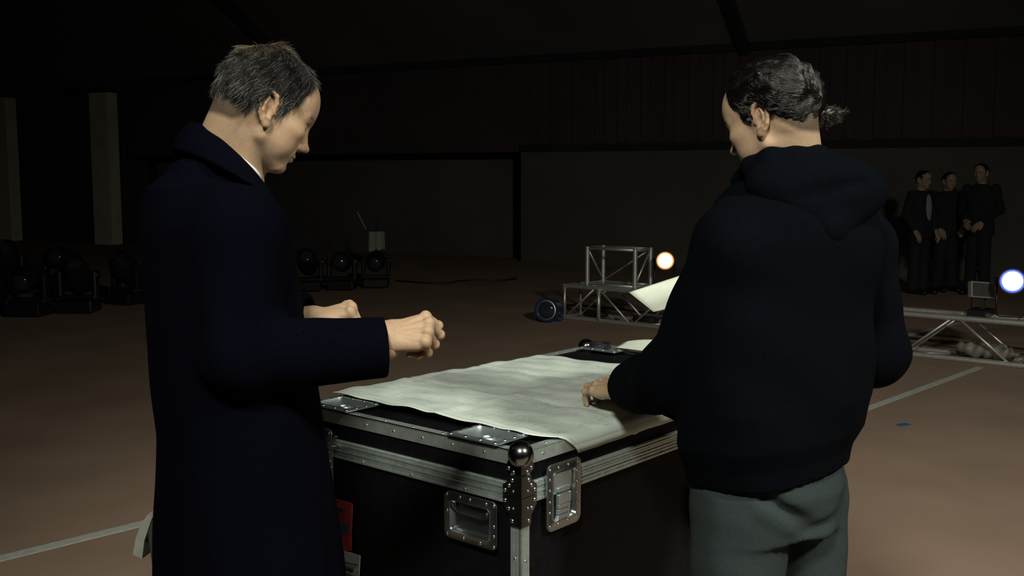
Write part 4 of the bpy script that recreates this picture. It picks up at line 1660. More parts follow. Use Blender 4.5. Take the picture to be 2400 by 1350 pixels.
HB_L = hand_joints(wrB['L'], (-0.42, 0.78, -0.10), (-0.35, -0.10, 0.93), (0.8, 0.6, 0),
                   (30, 34, 42, 52), (38, 42, 48, 50), (20, 22, 25, 28), ((0.030, 0.022, -0.022), (0.028, 0.010, -0.020), (0.022, 0.002, -0.014)), 0.05, 0.97)
HB_R = hand_joints(wrB['R'], sh_ax, -sh_up, (0, 1, 0),
                   (6, 6, 6, 8), (7, 7, 8, 8), (5, 5, 6, 6), ((0.032, 0.012, -0.020), (0.030, -0.010, -0.008), (0.022, -0.008, 0.003)), 0.03, 0.97)


def plan_top(p):
    a_, b_ = ab(p)
    return plan_z((a_, b_), 0.8, min(1.0, max(0.0, (b_ - 0.09) / 0.86)))[2] + 0.0004


# the fingertips of the other hand rest on the plan: bend each finger at the knuckle until it just touches
HB_MCP = [30.0, 34.0, 42.0, 52.0]
HB_TIP = (0.0066, 0.0068, 0.0066, 0.0058)


def left_hand():
    return hand_joints(wrB['L'], (-0.42, 0.78, -0.10), (-0.35, -0.10, 0.93), (0.8, 0.6, 0),
                       tuple(HB_MCP), (38, 42, 48, 50), (20, 22, 25, 28), ((0.030, 0.022, -0.020), (0.028, 0.010, -0.018), (0.022, 0.002, -0.010)), 0.05, 0.97)


for k_ in range(4):
    a0_, a1_ = -15.0, 80.0
    for _ in range(30):
        HB_MCP[k_] = (a0_ + a1_) / 2
        t_ = left_hand()['f'][k_][-1]
        if t_[2] - HB_TIP[k_] * 0.97 > plan_top(t_) - 0.0008:
            a0_ = HB_MCP[k_]
        else:
            a1_ = HB_MCP[k_]
HB_L = left_hand()
for H, wr, el in ((HB_L, wrB['L'], elB['L']), (HB_R, wrB['R'], elB['R'])):
    fo = wr + unit(el - wr) * 0.10
    pts = [fo, wr] + [x for f in H['f'] for x in f] + H['t']
    lo, hi = bounds(pts, 0.036)
    parts.append(sdf_mesh(lambda p, H=H, fo=fo: hand_sdf(p, H, fo), lo, hi, 0.0020))
feetB = [V(0.435, 2.06, 0), V(0.655, 2.20, 0)]
hipB = V(0.535, 2.12, 0)
parts.append(sdf_mesh(lambda p: under_body(p, cB0, shB, elB, wrB, fB, hipB, feetB), (0.15, 1.7, 0.05), (0.95, 2.65, 1.52), 0.012))
vB, qB = join_np(parts)
colB = skin_colors(vB, SKIN_B, RED_B, oB, RIB, stub=0.05, brow=(0.04, 0.03, 0.025), hairpoly=polyB)
np_mesh('body', vB, qB, 'skin', pb, colB, PBI)

# hair drawn back to a bun
bunL = V(-0.108, -0.010, 0.010)


def ridgeB(q):
    dq = q - bunL.astype(S3)
    ang = np.arctan2(dq[:, 1], dq[:, 2])
    rad = np.linalg.norm(dq, axis=1)
    return 0.0016 * np.sin(17 * ang + 40 * rad) * np.clip(rad / 0.06, 0, 1) + 0.0030 * np.sin(7 * ang + 2 * np.sin(55 * rad)) * np.clip(rad / 0.05, 0, 1)


def capB(p):
    q = (p - oB.astype(S3)) @ RIB.astype(S3)
    th = lambda q: 0.008 + 0.010 * np.clip((-q[:, 0] + 0.02) / 0.1, 0, 1) * np.clip((q[:, 2] + 0.03) / 0.06, 0, 1)
    return hair_cap(q, head_sdf(q), polyB, th, 31, 0.0010, ridgeB) * HSB


lo, hi = bounds([oB], 0.16)
hv, hq = sdf_mesh(capB, lo, hi, 0.0028)
hairB = np_mesh('hair', hv, hq, 'haircap_dark', pb, None, PBI)
nrm = vert_normals(capB, hv)
ql = (hv - oB) @ RIB
ok = np.nonzero((poly_sdf(ql[:, [0, 2]].astype(S3), polyB) < -0.002) & (head_sdf(ql.astype(S3)) > 0.002))[0]
sel = RNG.choice(ok, 7000)
P = [hv[sel] + nrm[sel] * 0.0004]
bunW = oB + RSB @ bunL
dist0 = np.linalg.norm(bunW - P[0], axis=1)
L_ = np.minimum(dist0 * 0.8, 0.02 + 0.05 * RNG.random(len(sel)))
phase = (ql[sel, 2] * 90 + ql[sel, 1] * 60)
for k in range(7):
    cur = P[-1]
    d = bunW - cur
    d /= np.maximum(np.linalg.norm(d, axis=1, keepdims=True), 1e-6)
    g = vert_normals(capB, cur)
    dv = capB(cur.astype(S3))
    t = d - g * (d * g).sum(1, keepdims=True)
    t /= np.maximum(np.linalg.norm(t, axis=1, keepdims=True), 1e-6)
    sidev = np.cross(g, t)
    t = t + sidev * (0.35 * np.sin(phase + k * 0.9))[:, None] + RNG.normal(size=t.shape) * 0.05
    P.append(cur + t * (L_ / 7)[:, None] + g * (0.0007 - dv)[:, None] * 0.8)
P = np.stack(P, 1)
cols = V(0.0065, 0.0050, 0.0042) * (0.35 + 1.1 * RNG.random((len(sel), 1)))
sv, sq, scol = strand_tubes(P, 0.00045, cols)
np_mesh('hair_strands', sv, sq, 'hairstrand', hairB, scol, PBI)

# bun: a small knot with a tuft pulled through
bt = at(1972, 268, 2.14) - at(1908, 270, 2.14)
bdir = unit(bt + V(0, -0.01, 0))
b0 = at(1903, 272, 2.12)


def bun_sdf(p):
    up = V(0, 0, 1)
    d = ell(p, b0 + bdir * 0.006, (0.016, 0.020, 0.024))
    d = smin(d, cap(p, b0, b0 + bdir * 0.038 + up * 0.004, 0.013, 0.012), 0.008)
    d = smin(d, cap(p, b0 + bdir * 0.024 + up * 0.006, b0 + bdir * 0.046 - up * 0.006, 0.010, 0.008), 0.006)
    d = smin(d, cap(p, b0 + bdir * 0.034, b0 + bdir * 0.060 + up * 0.006, 0.008, 0.004), 0.006)
    d = smin(d, cap(p, b0 + bdir * 0.016 - up * 0.010, b0 + bdir * 0.034 - up * 0.016, 0.007, 0.005), 0.006)
    return d + wave(p, 41, 6, 60, 140, 0.0010)


bv, bq = sdf_mesh(bun_sdf, b0 - 0.07, b0 + 0.09, 0.0026)
bun = np_mesh('bun', bv, bq, 'haircap_dark', hairB, None, PBI)
nb_ = vert_normals(bun_sdf, bv)
sel = RNG.choice(len(bv), 1500)
dw = np.tile(bdir, (1500, 1)) + RNG.normal(size=(1500, 3)) * 0.4
dw -= nb_[sel] * (dw * nb_[sel]).sum(1, keepdims=True)
dw /= np.linalg.norm(dw, axis=1, keepdims=True)
sv, sq, scol = strands(bv[sel], dw, nb_[sel], 0.006 + 0.009 * RNG.random(1500), 4, 0.05, 0.00042, V(0.03, 0.024, 0.018) * (0.3 + 1.2 * RNG.random((1500, 1))), V(0, 0, -0.3), 8, lift=0.15)
np_mesh('hair_strands', sv, sq, 'hairstrand', hairB, scol, PBI)

# --- hooded top
rowsB = [row(1850, 420, 2.12, 0.060, 0.080), row(1852, 470, 2.12, 0.100, 0.160), row(1850, 560, 2.12, 0.128, 0.195), row(1838, 680, 2.12, 0.145, 0.205), row(1826, 800, 2.12, 0.158, 0.215), row(1816, 930, 2.12, 0.166, 0.218),
         row(1808, 1010, 2.12, 0.162, 0.208), row(1800, 1055, 2.12, 0.148, 0.188), row(1798, 1098, 2.12, 0.142, 0.180)]


def hoodie_sdf(p):
    pz = p.copy()
    pz[:, 2] -= 0.13 * (p[:, 0] - 0.50) * np.clip((1.25 - p[:, 2]) / 0.3, 0, 1)
    d = stack(pz, rowsB, fB[:2], 2.2)
    # slanting hem band
    d = smin(d, ell(p, at(1865, 560, 2.10), (0.16, 0.14, 0.15)), 0.06)
    for s in 'RL':
        d = smin(d, ell(p, shB[s] + V(0, 0, -0.02), (0.070, 0.070, 0.075)), 0.05)
        a, b, c = shB[s] + V(0, 0, -0.02), elB[s], np.asarray(wrB[s])
        up = cap(p, a, b, 0.076, 0.074)
        ab_ = unit(c - b)
        end = c - ab_ * 0.004
        fo = cap(p, b, end - ab_ * 0.05, 0.074, 0.054)
        cuff = cap(p, end - ab_ * 0.06, end, 0.050, 0.0395)
        fo = smin(fo, cuff, 0.012)
        fo = smax(fo, (p - end.astype(S3)) @ ab_.astype(S3), 0.003)
        arm = smin(up, fo, 0.04)
        t = (p - b.astype(S3)) @ ab_.astype(S3)
        arm = arm + 0.0045 * np.sin(60 * t + 25 * p[:, 2] + 2 * np.sin(14 * p[:, 0])) * np.exp(-(((p - b.astype(S3)) ** 2).sum(1)) / 0.13 ** 2)
        d = smin(d, arm, 0.022)
        d = smax(d, -cap(p, end - ab_ * 0.03, end + ab_ * 0.05, 0.030, 0.034), 0.002)
    d = smax(d, -cap(p, at(1850, 330, 2.12), at(1830, 440, 2.13), 0.058, 0.055), 0.012)
    d = d + wave(p, 13, 8, 3, 8, 0.0038)
    # vertical drag folds over the back
    d = d + 0.0035 * np.sin(26 * (p[:, 0] * 0.9 + 0.4 * p[:, 1]) + 5 * p[:, 2]) * np.clip((1.32 - p[:, 2]) / 0.2, 0, 1) * np.clip((p[:, 2] - 0.9) / 0.1, 0, 1)
    return d


hv, hq = sdf_mesh(hoodie_sdf, (0.10, 1.72, 0.84), (0.98, 2.68, 1.62), 0.0060)
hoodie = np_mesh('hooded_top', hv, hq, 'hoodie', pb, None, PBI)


# hood lying on the back: a thick rolled collar and a hanging pouch
def hood_sdf(p):
    r = [at(1738, 425, 2.13), at(1760, 392, 2.06), at(1808, 374, 2.03), at(1862, 370, 2.03), at(1915, 372, 2.05), at(1955, 392, 2.10), at(1950, 420, 2.18), at(1880, 440, 2.24), at(1790, 450, 2.22), at(1738, 430, 2.15)]
    rad = [0.020, 0.021, 0.022, 0.021, 0.024, 0.026, 0.026, 0.024, 0.022, 0.020]
    d = None
    for i in range(len(r) - 1):
        c = cap(p, r[i], r[i + 1], rad[i], rad[i + 1])
        d = c if d is None else smin(d, c, 0.015)
    # pouch
    d = smin(d, ell(p, at(1905, 452, 2.015), (0.112, 0.055, 0.070)), 0.035)
    d = smin(d, ell(p, at(1985, 440, 2.04), (0.065, 0.060, 0.055)), 0.03)
    d = smin(d, cap(p, at(1780, 430, 2.02), at(1940, 535, 1.985), 0.028, 0.026), 0.03)
    d = smin(d, cap(p, at(2035, 450, 2.04), at(1950, 540, 1.985), 0.032, 0.026), 0.03)
    # inner fold of the pouch
    d = d + 0.010 * np.exp(-(cap(p, at(1880, 462, 1.95), at(2010, 430, 1.98), 0.001, 0.001) / 0.016) ** 2)
    d = smax(d, -cap(p, at(1850, 330, 2.12), at(1825, 450, 2.13), 0.060, 0.052), 0.01)
    return d + wave(p, 17, 6, 5, 12, 0.0020)


hv, hq = sdf_mesh(hood_sdf, (0.38, 1.88, 1.36), (0.84, 2.34, 1.64), 0.0050)
np_mesh('hood', hv, hq, 'hoodie', hoodie, None, PBI)


def joggers_sdf(p):
    d = trousers_sdf(p, hipB, feetB, fB[:2], waist=0.97, r0=0.100, r1=0.088, rb=0.06, spread=0.68, crotch=0.80, rl=0.178, rf=0.142)
    # drag folds below the seat
    for a, b, k, w_ in ((at(1795, 1165, 1.975), at(1888, 1228, 1.99), 0.016, 0.014), (at(1890, 1245, 2.00), at(1965, 1215, 2.05), 0.012, 0.014), (at(1650, 1215, 1.98), at(1690, 1340, 1.96), 0.007, 0.016)):
        d = d + k * np.exp(-(cap(p, a, b, 0.0, 0.0) / w_) ** 2)
    d = d - 0.007 * np.exp(-(cap(p, at(1790, 1205, 1.97), at(1850, 1240, 1.98), 0.0, 0.0) / 0.016) ** 2)
    return d


tv, tq = sdf_mesh(joggers_sdf, (0.25, 1.75, 0.0), (0.85, 2.5, 1.0), 0.008)
np_mesh('joggers', tv, tq, 'jogger', pb, None, PBI)
for k in feetB:
    shoe(pb, PBI, k, fB[:2])

# sheet held by the hooded person, and papers at the far end of the case
hs = [sh_c1, sh_c2, GRIP - sh_ax * 0.020 - sh_l * 0.060, GRIP - sh_ax * 0.020 + sh_l * 0.060]
held = sheet_mesh('held_sheet', [V(*c) for c in hs], 'sheet', 14, 14, lambda p, u, v: V(*p),
                  label='white printed sheet held in the hand of the hooded person', cat='sheet')
def loose_z(p, u, v):
    q = cp(p[0], p[1], 0)
    return V(q[0], q[1], CZ + 0.018 + 0.004 * u + 0.040 * v ** 1.6 * (0.35 + 0.65 * u) + 0.006 * math.sin(5 * u) * v)


far_sheet = sheet_mesh('loose_sheet', [V(0.585, 1.175), V(0.30, 1.155), V(0.30, 1.222), V(0.575, 1.224)], 'sheet', 14, 12, loose_z,
                       label='curled pale sheet lying at the far end of the flight case', cat='sheet')
tr_c = cp(0.645, 1.180, CZ + 0.0135)
tag(MB().lathe([(0.022, 0.0), (0.036, 0.0), (0.036, 0.012), (0.022, 0.012), (0.022, 0.0)], tr_c, UP, 24, False).build('tape_roll', 'cable', None, 'auto'),
    'small roll of black tape by the ball corner beside the curled sheet', 'tape roll')

# ================================================================== CHAIR BEHIND THE COAT
chp = at(330, 1260, 2.36)
ch = empty('chair', (chp[0] - 0.10, 2.50, 0))
tag(ch, 'chair with pale vinyl back pad beside the navy coat', 'chair')
CHI = inv_of(ch)
mb = MB()
y0, y1 = 2.36, 2.62
prof = [at(346, 1206, 2.36), at(330, 1228, 2.36), at(318, 1262, 2.36), at(311, 1300, 2.36), at(333, 1310, 2.36), at(338, 1268, 2.36), at(350, 1232, 2.36), at(356, 1214, 2.36)]
mb.prism(prof, (0.03, y1 - y0, 0))
mb.build('back_pad', 'chairpad', ch, inv=CHI)
cx = chp[0]
for y in (y0 + 0.03, y1 - 0.03):
    MB().path([V(cx + 0.03, y, 0.74), V(cx + 0.035, y, 0.6), V(cx + 0.02, y, 0.44), V(cx + 0.10, y, 0.01)], 0.013, 8).build('back_leg', 'chairframe', ch, inv=CHI)
for y in (y0 + 0.03, y1 - 0.03):
    MB().path([V(cx - 0.40, y, 0.44), V(cx - 0.42, y, 0.01)], 0.013, 8).build('front_leg', 'chairframe', ch, inv=CHI)
MB().box((cx - 0.20, (y0 + y1) / 2, 0.43), (0.43, 0.28, 0.04), None, 0.01).build('seat', 'chairpad', ch, inv=CHI)
mb = MB()
mb.prism([V(cx + 0.012, y0 + 0.004, 0.735), V(cx + 0.060, y0 + 0.004, 0.735), V(cx + 0.070, y0 + 0.004, 0.50), V(cx + 0.035, y0 + 0.004, 0.50)], (0.0, y1 - y0 - 0.01, 0))
mb.build('back_panel', 'chairframe', ch, inv=CHI)

# ================================================================== TRUSSES AND LAMPS
T0 = onz(1318, 748, 0)[:2]
T1 = onz(2400, 866, 0)[:2]
tu = unit(T1 - T0)
tv_ = V(-tu[1], tu[0])
if tv_[1] < 0:
    tv_ = -tv_
TW = 0.34


def tp3(o, s, v, z):
    q = o + tu * s + tv_ * v
    return V(q[0], q[1], z)


def box_truss(name, label, o, length, z0, h, width, bay, group=None, verts=True):
    root = empty(name, tp3(o, length / 2, width / 2, z0))
    tag(root, label, 'truss', group)
    I = inv_of(root)
    R = 0.024
    zl, zh = z0 + R, z0 + h - R
    for v in (R, width - R):
        for z in (zl, zh):
            MB().tube(tp3(o, 0, v, z), tp3(o, length, v, z), R, 12).build('chord', 'truss', root, True, inv=I).data.set_sharp_from_angle(angle=0.7)
    n = max(1, int(round(length / bay)))
    st = length / n
    for v in (R, width - R):
        for i in range(n):
            a, b = (zl, zh) if i % 2 == 0 else (zh, zl)
            MB().tube(tp3(o, i * st + 0.02, v, a), tp3(o, (i + 1) * st - 0.02, v, b), 0.011, 8).build('brace', 'truss', root, True, inv=I)
    for z in (zl, zh):
        for i in range(n):
            a, b = (R, width - R) if i % 2 == 0 else (width - R, R)
            MB().tube(tp3(o, i * st + 0.02, a, z), tp3(o, (i + 1) * st - 0.02, b, z), 0.011, 8).build('brace', 'truss', root, True, inv=I)
    for s in (0.012, length - 0.012):
        for v in (R, width - R):
            MB().tube(tp3(o, s, v, zl), tp3(o, s, v, zh), 0.016, 8).build('end_upright', 'truss', root, True, inv=I)
        for z in (zl, zh):
            MB().tube(tp3(o, s, R, z), tp3(o, s, width - R, z), 0.016, 8).build('end_bar', 'truss', root, True, inv=I)
    return root


tr1 = box_truss('box_truss', 'aluminium box truss on the floor beneath the stacked truss cube', T0, 1.75, 0.0, 0.39, TW, 0.44)
mb = MB()
q0 = onz(1404, 757, 0)[:2]
s0 = (q0 - T0) @ tu
MB().tube(tp3(T0, s0, 0.0, 0.03), tp3(T0, s0, 0.0, 0.36), 0.020, 10).build('end_upright', 'truss', tr1, True, inv=inv_of(tr1))
tr2 = box_truss('box_truss', 'long aluminium box truss on the floor by the white lamp, wire and sheeting inside', T0 + tu * 1.78, 4.6, 0.0, 0.39, TW, 0.46)
# short truss cube on top
q1 = at(1364, 680, 10.95)
cu_o = V(q1[0], q1[1])
s1 = (cu_o - T0) @ tu
cube = empty('truss_cube', tp3(T0, s1 + 0.3, TW / 2, 0.39))
tag(cube, 'short aluminium truss cube stacked on the floor truss', 'truss')
KI = inv_of(cube)
clen = 0.60
for s in (s1, s1 + clen):
    for v in (0.024, TW - 0.024):
        MB().tube(tp3(T0, s, v, 0.3915), tp3(T0, s, v, 0.80), 0.024, 12).build('chord', 'truss', cube, True, inv=KI).data.set_sharp_from_angle(angle=0.7)
for z in (0.4085, 0.785):
    for v in (0.024, TW - 0.024):
        MB().tube(tp3(T0, s1, v, z), tp3(T0, s1 + clen, v, z), 0.016, 8).build('rail', 'truss', cube, True, inv=KI)
    for s in (s1, s1 + clen):
        MB().tube(tp3(T0, s, 0.024, z), tp3(T0, s, TW - 0.024, z), 0.016, 8).build('rail', 'truss', cube, True, inv=KI)
for s, (a, b) in ((s1, (0.78, 0.43)), (s1 + clen, (0.43, 0.78))):
    MB().tube(tp3(T0, s, 0.03, a), tp3(T0, s, TW - 0.03, b), 0.011, 8).build('brace', 'truss', cube, True, inv=KI)
MB().tube(tp3(T0, s1 + 0.03, TW - 0.024, 0.43), tp3(T0, s1 + clen - 0.03, TW - 0.024, 0.77), 0.011, 8).build('brace', 'truss', cube, True, inv=KI)


def par_can(name, label, c, facing, rad, body_m, lens_m, rim_m, length=0.26, base_z=None, group=None):
    f = unit(facing)
    root = empty(name, (c[0], c[1], base_z if base_z is not None else c[2] - rad))
    tag(root, label, 'lamp', group)
    I = inv_of(root)
    mb = MB()
    mb.lathe([(rad * 0.55, -length), (rad * 0.8, -length * 0.92), (rad * 0.92, -length * 0.6), (rad * 1.05, -0.05), (rad * 1.12, -0.02), (rad * 1.12, 0.012), (rad * 1.0, 0.012), (rad * 0.98, -0.012)], c, f, 28, False)
    mb.lathe([(0.001, -length), (rad * 0.55, -length)], c, f, 28, False)
    mb.build('housing', body_m, root, 'auto', inv=I)
    MB().lathe([(rad * 0.80, -0.004), (rad * 0.99, -0.004), (rad * 0.99, -0.008), (rad * 0.80, -0.008)], c, f, 28, False).build('reflector_rim', rim_m, root, True, inv=I)
    MB().lathe([(0.001, 0.006), (rad * 0.4, 0.004), (rad * 0.82, -0.004), (rad * 0.82, -0.010), (0.001, -0.010)], c, f, 28, False).build('lens', lens_m, root, True, inv=I)
    side = unit(np.cross(f, V(0, 0, 1)))
    zb = (base_z if base_z is not None else c[2] - rad * 1.5)
    mb = MB()
    k = c - f * length * 0.45
    mb.path([k + side * rad * 1.15, V(*(k + side * rad * 1.15)[:2], zb + 0.03), V(*(k + side * rad * 0.9)[:2], zb + 0.01), V(*(k - side * rad * 0.9)[:2], zb + 0.01), V(*(k - side * rad * 1.15)[:2], zb + 0.03), k - side * rad * 1.15], 0.010, 6)
    mb.build('yoke', body_m, root, True, inv=I)
    for s in (-1, 1):
        MB().lathe([(0.018, 0.0), (0.020, 0.02), (0.012, 0.028)], k + side * rad * 1.1 * s, side * s, 10).build('knob', body_m, root, True, inv=I)
    return root


# warm lamp behind the truss, cool lamp on the long truss
wl_c = at(1559, 611, 10.48)
wl_o = par_can('stage_lamp', 'lit warm orange stage lamp facing the case, above the truss', wl_c, V(-0.10, -1, 0.02), 0.088, 'fixture', 'glow_warm', 'glow_warm_rim', base_z=0.39)
cl_c = at(2373, 659, 8.33)
cl_o = par_can('stage_lamp', 'lit bluish white stage lamp on the long truss', cl_c, V(-0.45, -1, 0.02), 0.095, 'fixture', 'glow_cool', 'glow_cool_rim', base_z=0.39)
# the light each of the two lit lamps gives, from its own lens
for nm, o_, c, f_, col, e_ in (('warm_lamp_light', wl_o, wl_c, V(-0.10, -1, 0.02), (1, 0.7, 0.35), 6), ('cool_lamp_light', cl_o, cl_c, V(-0.45, -1, 0.02), (0.75, 0.82, 1.0), 6)):
    c = c + unit(f_) * 0.02
    lo_ = spot(nm, c, c + f_, e_, 70, 0.07, col)
    lo_.parent = o_
    lo_.matrix_parent_inverse = inv_of(o_)
# blue can lying on the floor
bp = onz(1280, 757, 0)
par_can('stage_lamp', 'unlit blue stage lamp lying on the floor at the truss end', V(bp[0], bp[1] + 0.02, 0.135), V(-0.40, -1, 0.05), 0.115, 'fixture_blue', 'lens', 'steel', 0.30, base_z=0.0)
# small flat panel light behind the truss
pc = at(2301, 680, 8.615)
pnl = empty('panel_light', (pc[0], pc[1], 0.39))
tag(pnl, 'small dark panel light with grey rim standing at the long truss', 'lamp')
PI_ = inv_of(pnl)
Rz = Matrix.Rotation(math.radians(10), 3, 'Z') @ Matrix.Rotation(math.radians(-12), 3, 'X') @ Matrix.Rotation(math.radians(5), 3, 'Y')
MB().box(pc, (0.225, 0.05, 0.135), Rz, 0.004).build('housing', 'panel_frame', pnl, inv=PI_)
MB().box(pc + np.array(Rz @ Vector((0, -0.026, 0))), (0.196, 0.008, 0.110), Rz).build('face', 'screen', pnl, inv=PI_)
MB().path([pc + V(-0.06, 0.035, 0), V(pc[0] - 0.06, pc[1] + 0.045, 0.44), V(pc[0] + 0.05, pc[1] + 0.045, 0.44), pc + V(0.05, 0.035, 0)], 0.008, 6).build('yoke', 'fixture', pnl, True, inv=PI_)
MB().box((pc[0], pc[1], 0.4135), (0.15, 0.26, 0.05), Matrix.Rotation(math.atan2(tu[1], tu[0]), 3, 'Z')).build('base', 'fixture', pnl, inv=PI_)

# cables and crumpled sheeting inside the trusses
def coil(c, r, turns, seed, label):
    rr = np.random.default_rng(seed)
    pts = []
    for i in range(turns * 18):
        t = i / 18 * 2 * math.pi
        rad = r * (1 + 0.12 * math.sin(t * 0.31 + seed))
        q_ = V(c[0], c[1]) + tu * (rad * 1.25 * math.cos(t) + 0.012 * math.sin(t * 0.23)) + tv_ * (rad * 0.78 * math.sin(t))
        pts.append(V(q_[0], q_[1], 0.0435 + 0.006 * (i / 18) + 0.008 * (1 + math.sin(t * 0.7))))
    o = MB().path(pts, 0.009, 6).build('cable_coil', 'cable', None, True)
    tag(o, label, 'cable')
    return o


coil(tp3(T0, 0.32, TW / 2, 0), 0.105, 5, 3, 'black cable coiled inside the truss under the cube')
coil(tp3(T0, 0.95, TW / 2, 0), 0.105, 5, 4, 'black cable coiled inside the short floor truss beyond the cube')
coil(tp3(T0, 5.35, TW / 2, 0), 0.105, 6, 5, 'black cable coiled inside the long truss near the sheeting')
def crumple(c, sx, sy, h, seed, label):
    R = np.stack([V(tu[0], tu[1], 0), V(tv_[0], tv_[1], 0), V(0, 0, 1)], 1)
    z0 = 0.0355

    def s(p):
        d = ell(p, V(c[0], c[1], z0 + h * 0.45), (sx, sy, h * 0.55), R)
        d = d + wave(p, seed, 8, 5, 14, 0.016)
        q = (p - np.asarray(c, np.float32)) @ R.astype(np.float32)
        d = np.maximum(d, np.abs(q[:, 1]) - 0.116)
        return np.maximum(d, z0 - p[:, 2])
    m_ = sx + 0.06
    v, q = sdf_mesh(s, (c[0] - m_, c[1] - m_, 0.0), (c[0] + m_, c[1] + m_, z0 + h + 0.06), 0.014)
    o = np_mesh('crumpled_sheeting', v, q, 'plastic_wrap')
    tag(o, label, 'sheeting')
    return o


crumple(tp3(T0, 4.30, 0.17, 0), 0.24, 0.085, 0.12, 51, 'crumpled pale sheeting inside the long truss near the panel light')
crumple(tp3(T0, 4.90, 0.17, 0), 0.17, 0.08, 0.10, 57, 'smaller crumpled pale sheeting inside the long truss under the white lamp')


# ================================================================== MOVING LIGHTS IN THE DARK
def moving_head(label, x, y, rz, tilt, sc=1.0, group=None):
    root = empty('moving_head_light', (x, y, 0), rz)
    tag(root, label, 'stage light', group)
    k = sc
    MB().box((0, 0, 0.075 * k), (0.38 * k, 0.34 * k, 0.13 * k), None, 0.02 * k).build('base', 'fixture', root)
    mb = MB()
    for s in (-1, 1):
        mb.box((0.185 * k * s, 0, 0.30 * k), (0.055 * k, 0.12 * k, 0.30 * k), None, 0.02 * k)
    mb.box((0, 0, 0.165 * k), (0.40 * k, 0.14 * k, 0.05 * k), None, 0.015 * k)
    mb.build('yoke', 'fixture', root)
    ax = V(0, -math.cos(tilt), math.sin(tilt))
    c = V(0, 0, 0.40 * k)
    hd = MB().lathe([(0.06 * k, -0.20 * k), (0.12 * k, -0.17 * k), (0.145 * k, -0.05 * k), (0.14 * k, 0.10 * k), (0.115 * k, 0.20 * k), (0.105 * k, 0.20 * k), (0.10 * k, 0.17 * k)], c, ax, 20, False).build('head', 'fixture', root, 'auto')
    MB().lathe([(0.001, 0.20 * k), (0.06 * k, 0.192 * k), (0.10 * k, 0.168 * k), (0.10 * k, 0.16 * k), (0.001, 0.16 * k)], c, ax, 20, False).build('lens', 'lens', hd, True)
    for s in (-1, 1):
        MB().lathe([(0.05 * k, 0), (0.045 * k, 0.02 * k)], c + V(0.205 * k * s, 0, 0), V(s, 0, 0), 12).build('pivot_cap', 'fixture', root)
    for s in (-1, 1):
        MB().path([(0.19 * k * s, -0.09 * k, 0.14 * k), (0.21 * k * s, -0.09 * k, 0.17 * k), (0.21 * k * s, 0.09 * k, 0.17 * k), (0.19 * k * s, 0.09 * k, 0.14 * k)], 0.008 * k, 6).build('carry_handle', 'chairframe', root, True)
    return root


for px, py, rz, tl, sc, lab in ((-46, 738, 0.05, 0.5, 1.05, 'black moving stage light with raised head, outer end of the gateway cluster'),
                                (70, 740, -0.05, -0.2, 1.05, 'black moving stage light with lowered head, middle of the gateway cluster'),
                                (186, 732, 0.05, 0.9, 1.05, 'black moving stage light tipped steeply up, inner end of the gateway cluster'),
                                (18, 690, 0.05, 1.2, 1.15, 'black moving stage light pointing upward, close against the gateway'),
                                (146, 682, 0.0, 0.2, 1.10, 'black moving stage light with level head, close against the gateway'),
                                (300, 712, -0.5, 0.8, 1.05, 'black moving stage light alone between the gateway cluster and the navy coat'),
                                (722, 682, 0.05, 0.6, 0.97, 'black moving stage light with raised head in the row beside the tripod stand'),
                                (802, 679, -0.05, 0.1, 0.95, 'black moving stage light with level head in the row beside the tripod stand'),
                                (882, 674, 0.05, -0.2, 0.93, 'black moving stage light with lowered head at the tripod stand')):
    p = onz(px, py, 0)
    moving_head(lab, p[0], p[1], rz, tl, sc, 'moving stage lights on the far floor')
# stand with a pale cloth
p = onz(885, 628, 0)
st = empty('equipment_stand', (p[0], p[1], 0))
tag(st, 'dark tripod stand with a pale cloth hanging from it', 'stand')
MB().tube((0, 0, 0.25), (0, 0, 0.95), 0.02, 8).build('pole', 'chairframe', st)
for k in range(3):
    a = 2.1 * k + 0.4
    MB().tube((0, 0, 0.40), (0.36 * math.cos(a), 0.36 * math.sin(a), 0.012), 0.012, 8).build('leg', 'chairframe', st)
MB().tube((-0.32, -0.05, 0.95), (-0.18, -0.05, 0.66), 0.008, 6).build('rod', 'truss', st)
MB().tube((-0.20, -0.05, 0.67), (0.0, 0, 0.60), 0.010, 6).build('rod_arm', 'chairframe', st)
cvs, cfs = [], []
for i in range(13):
    for j in range(9):
        u, v = i / 12, j / 8
        cvs.append((-0.12 + 0.26 * u * (1 + 0.12 * v) - 0.01 - 0.02 * v, -0.06 - 0.012 * math.sin(u * 14) * (0.4 + v), 0.62 - 0.36 * v * (0.92 + 0.08 * math.sin(5 * u))))
for i in range(12):
    for j in range(8):
        cfs.append((i * 9 + j, (i + 1) * 9 + j, (i + 1) * 9 + j + 1, i * 9 + j + 1))
cl = mesh_obj('hanging_cloth', cvs, cfs, 'chairpad', st, True)
cl.modifiers.new('thickness', 'SOLIDIFY').thickness = 0.006
# dark cable along the far floor
pts = [onz(x, y, 0) + V(0, 0, 0.012) for x, y in ((930, 660), (985, 664), (1040, 666), (1080, 660), (1120, 657), (1160, 661), (1210, 655))]
tag(MB().path(pts, 0.014, 6).build('floor_cable', 'cable', None, True), 'dark cable trailing over the far floor', 'cable')

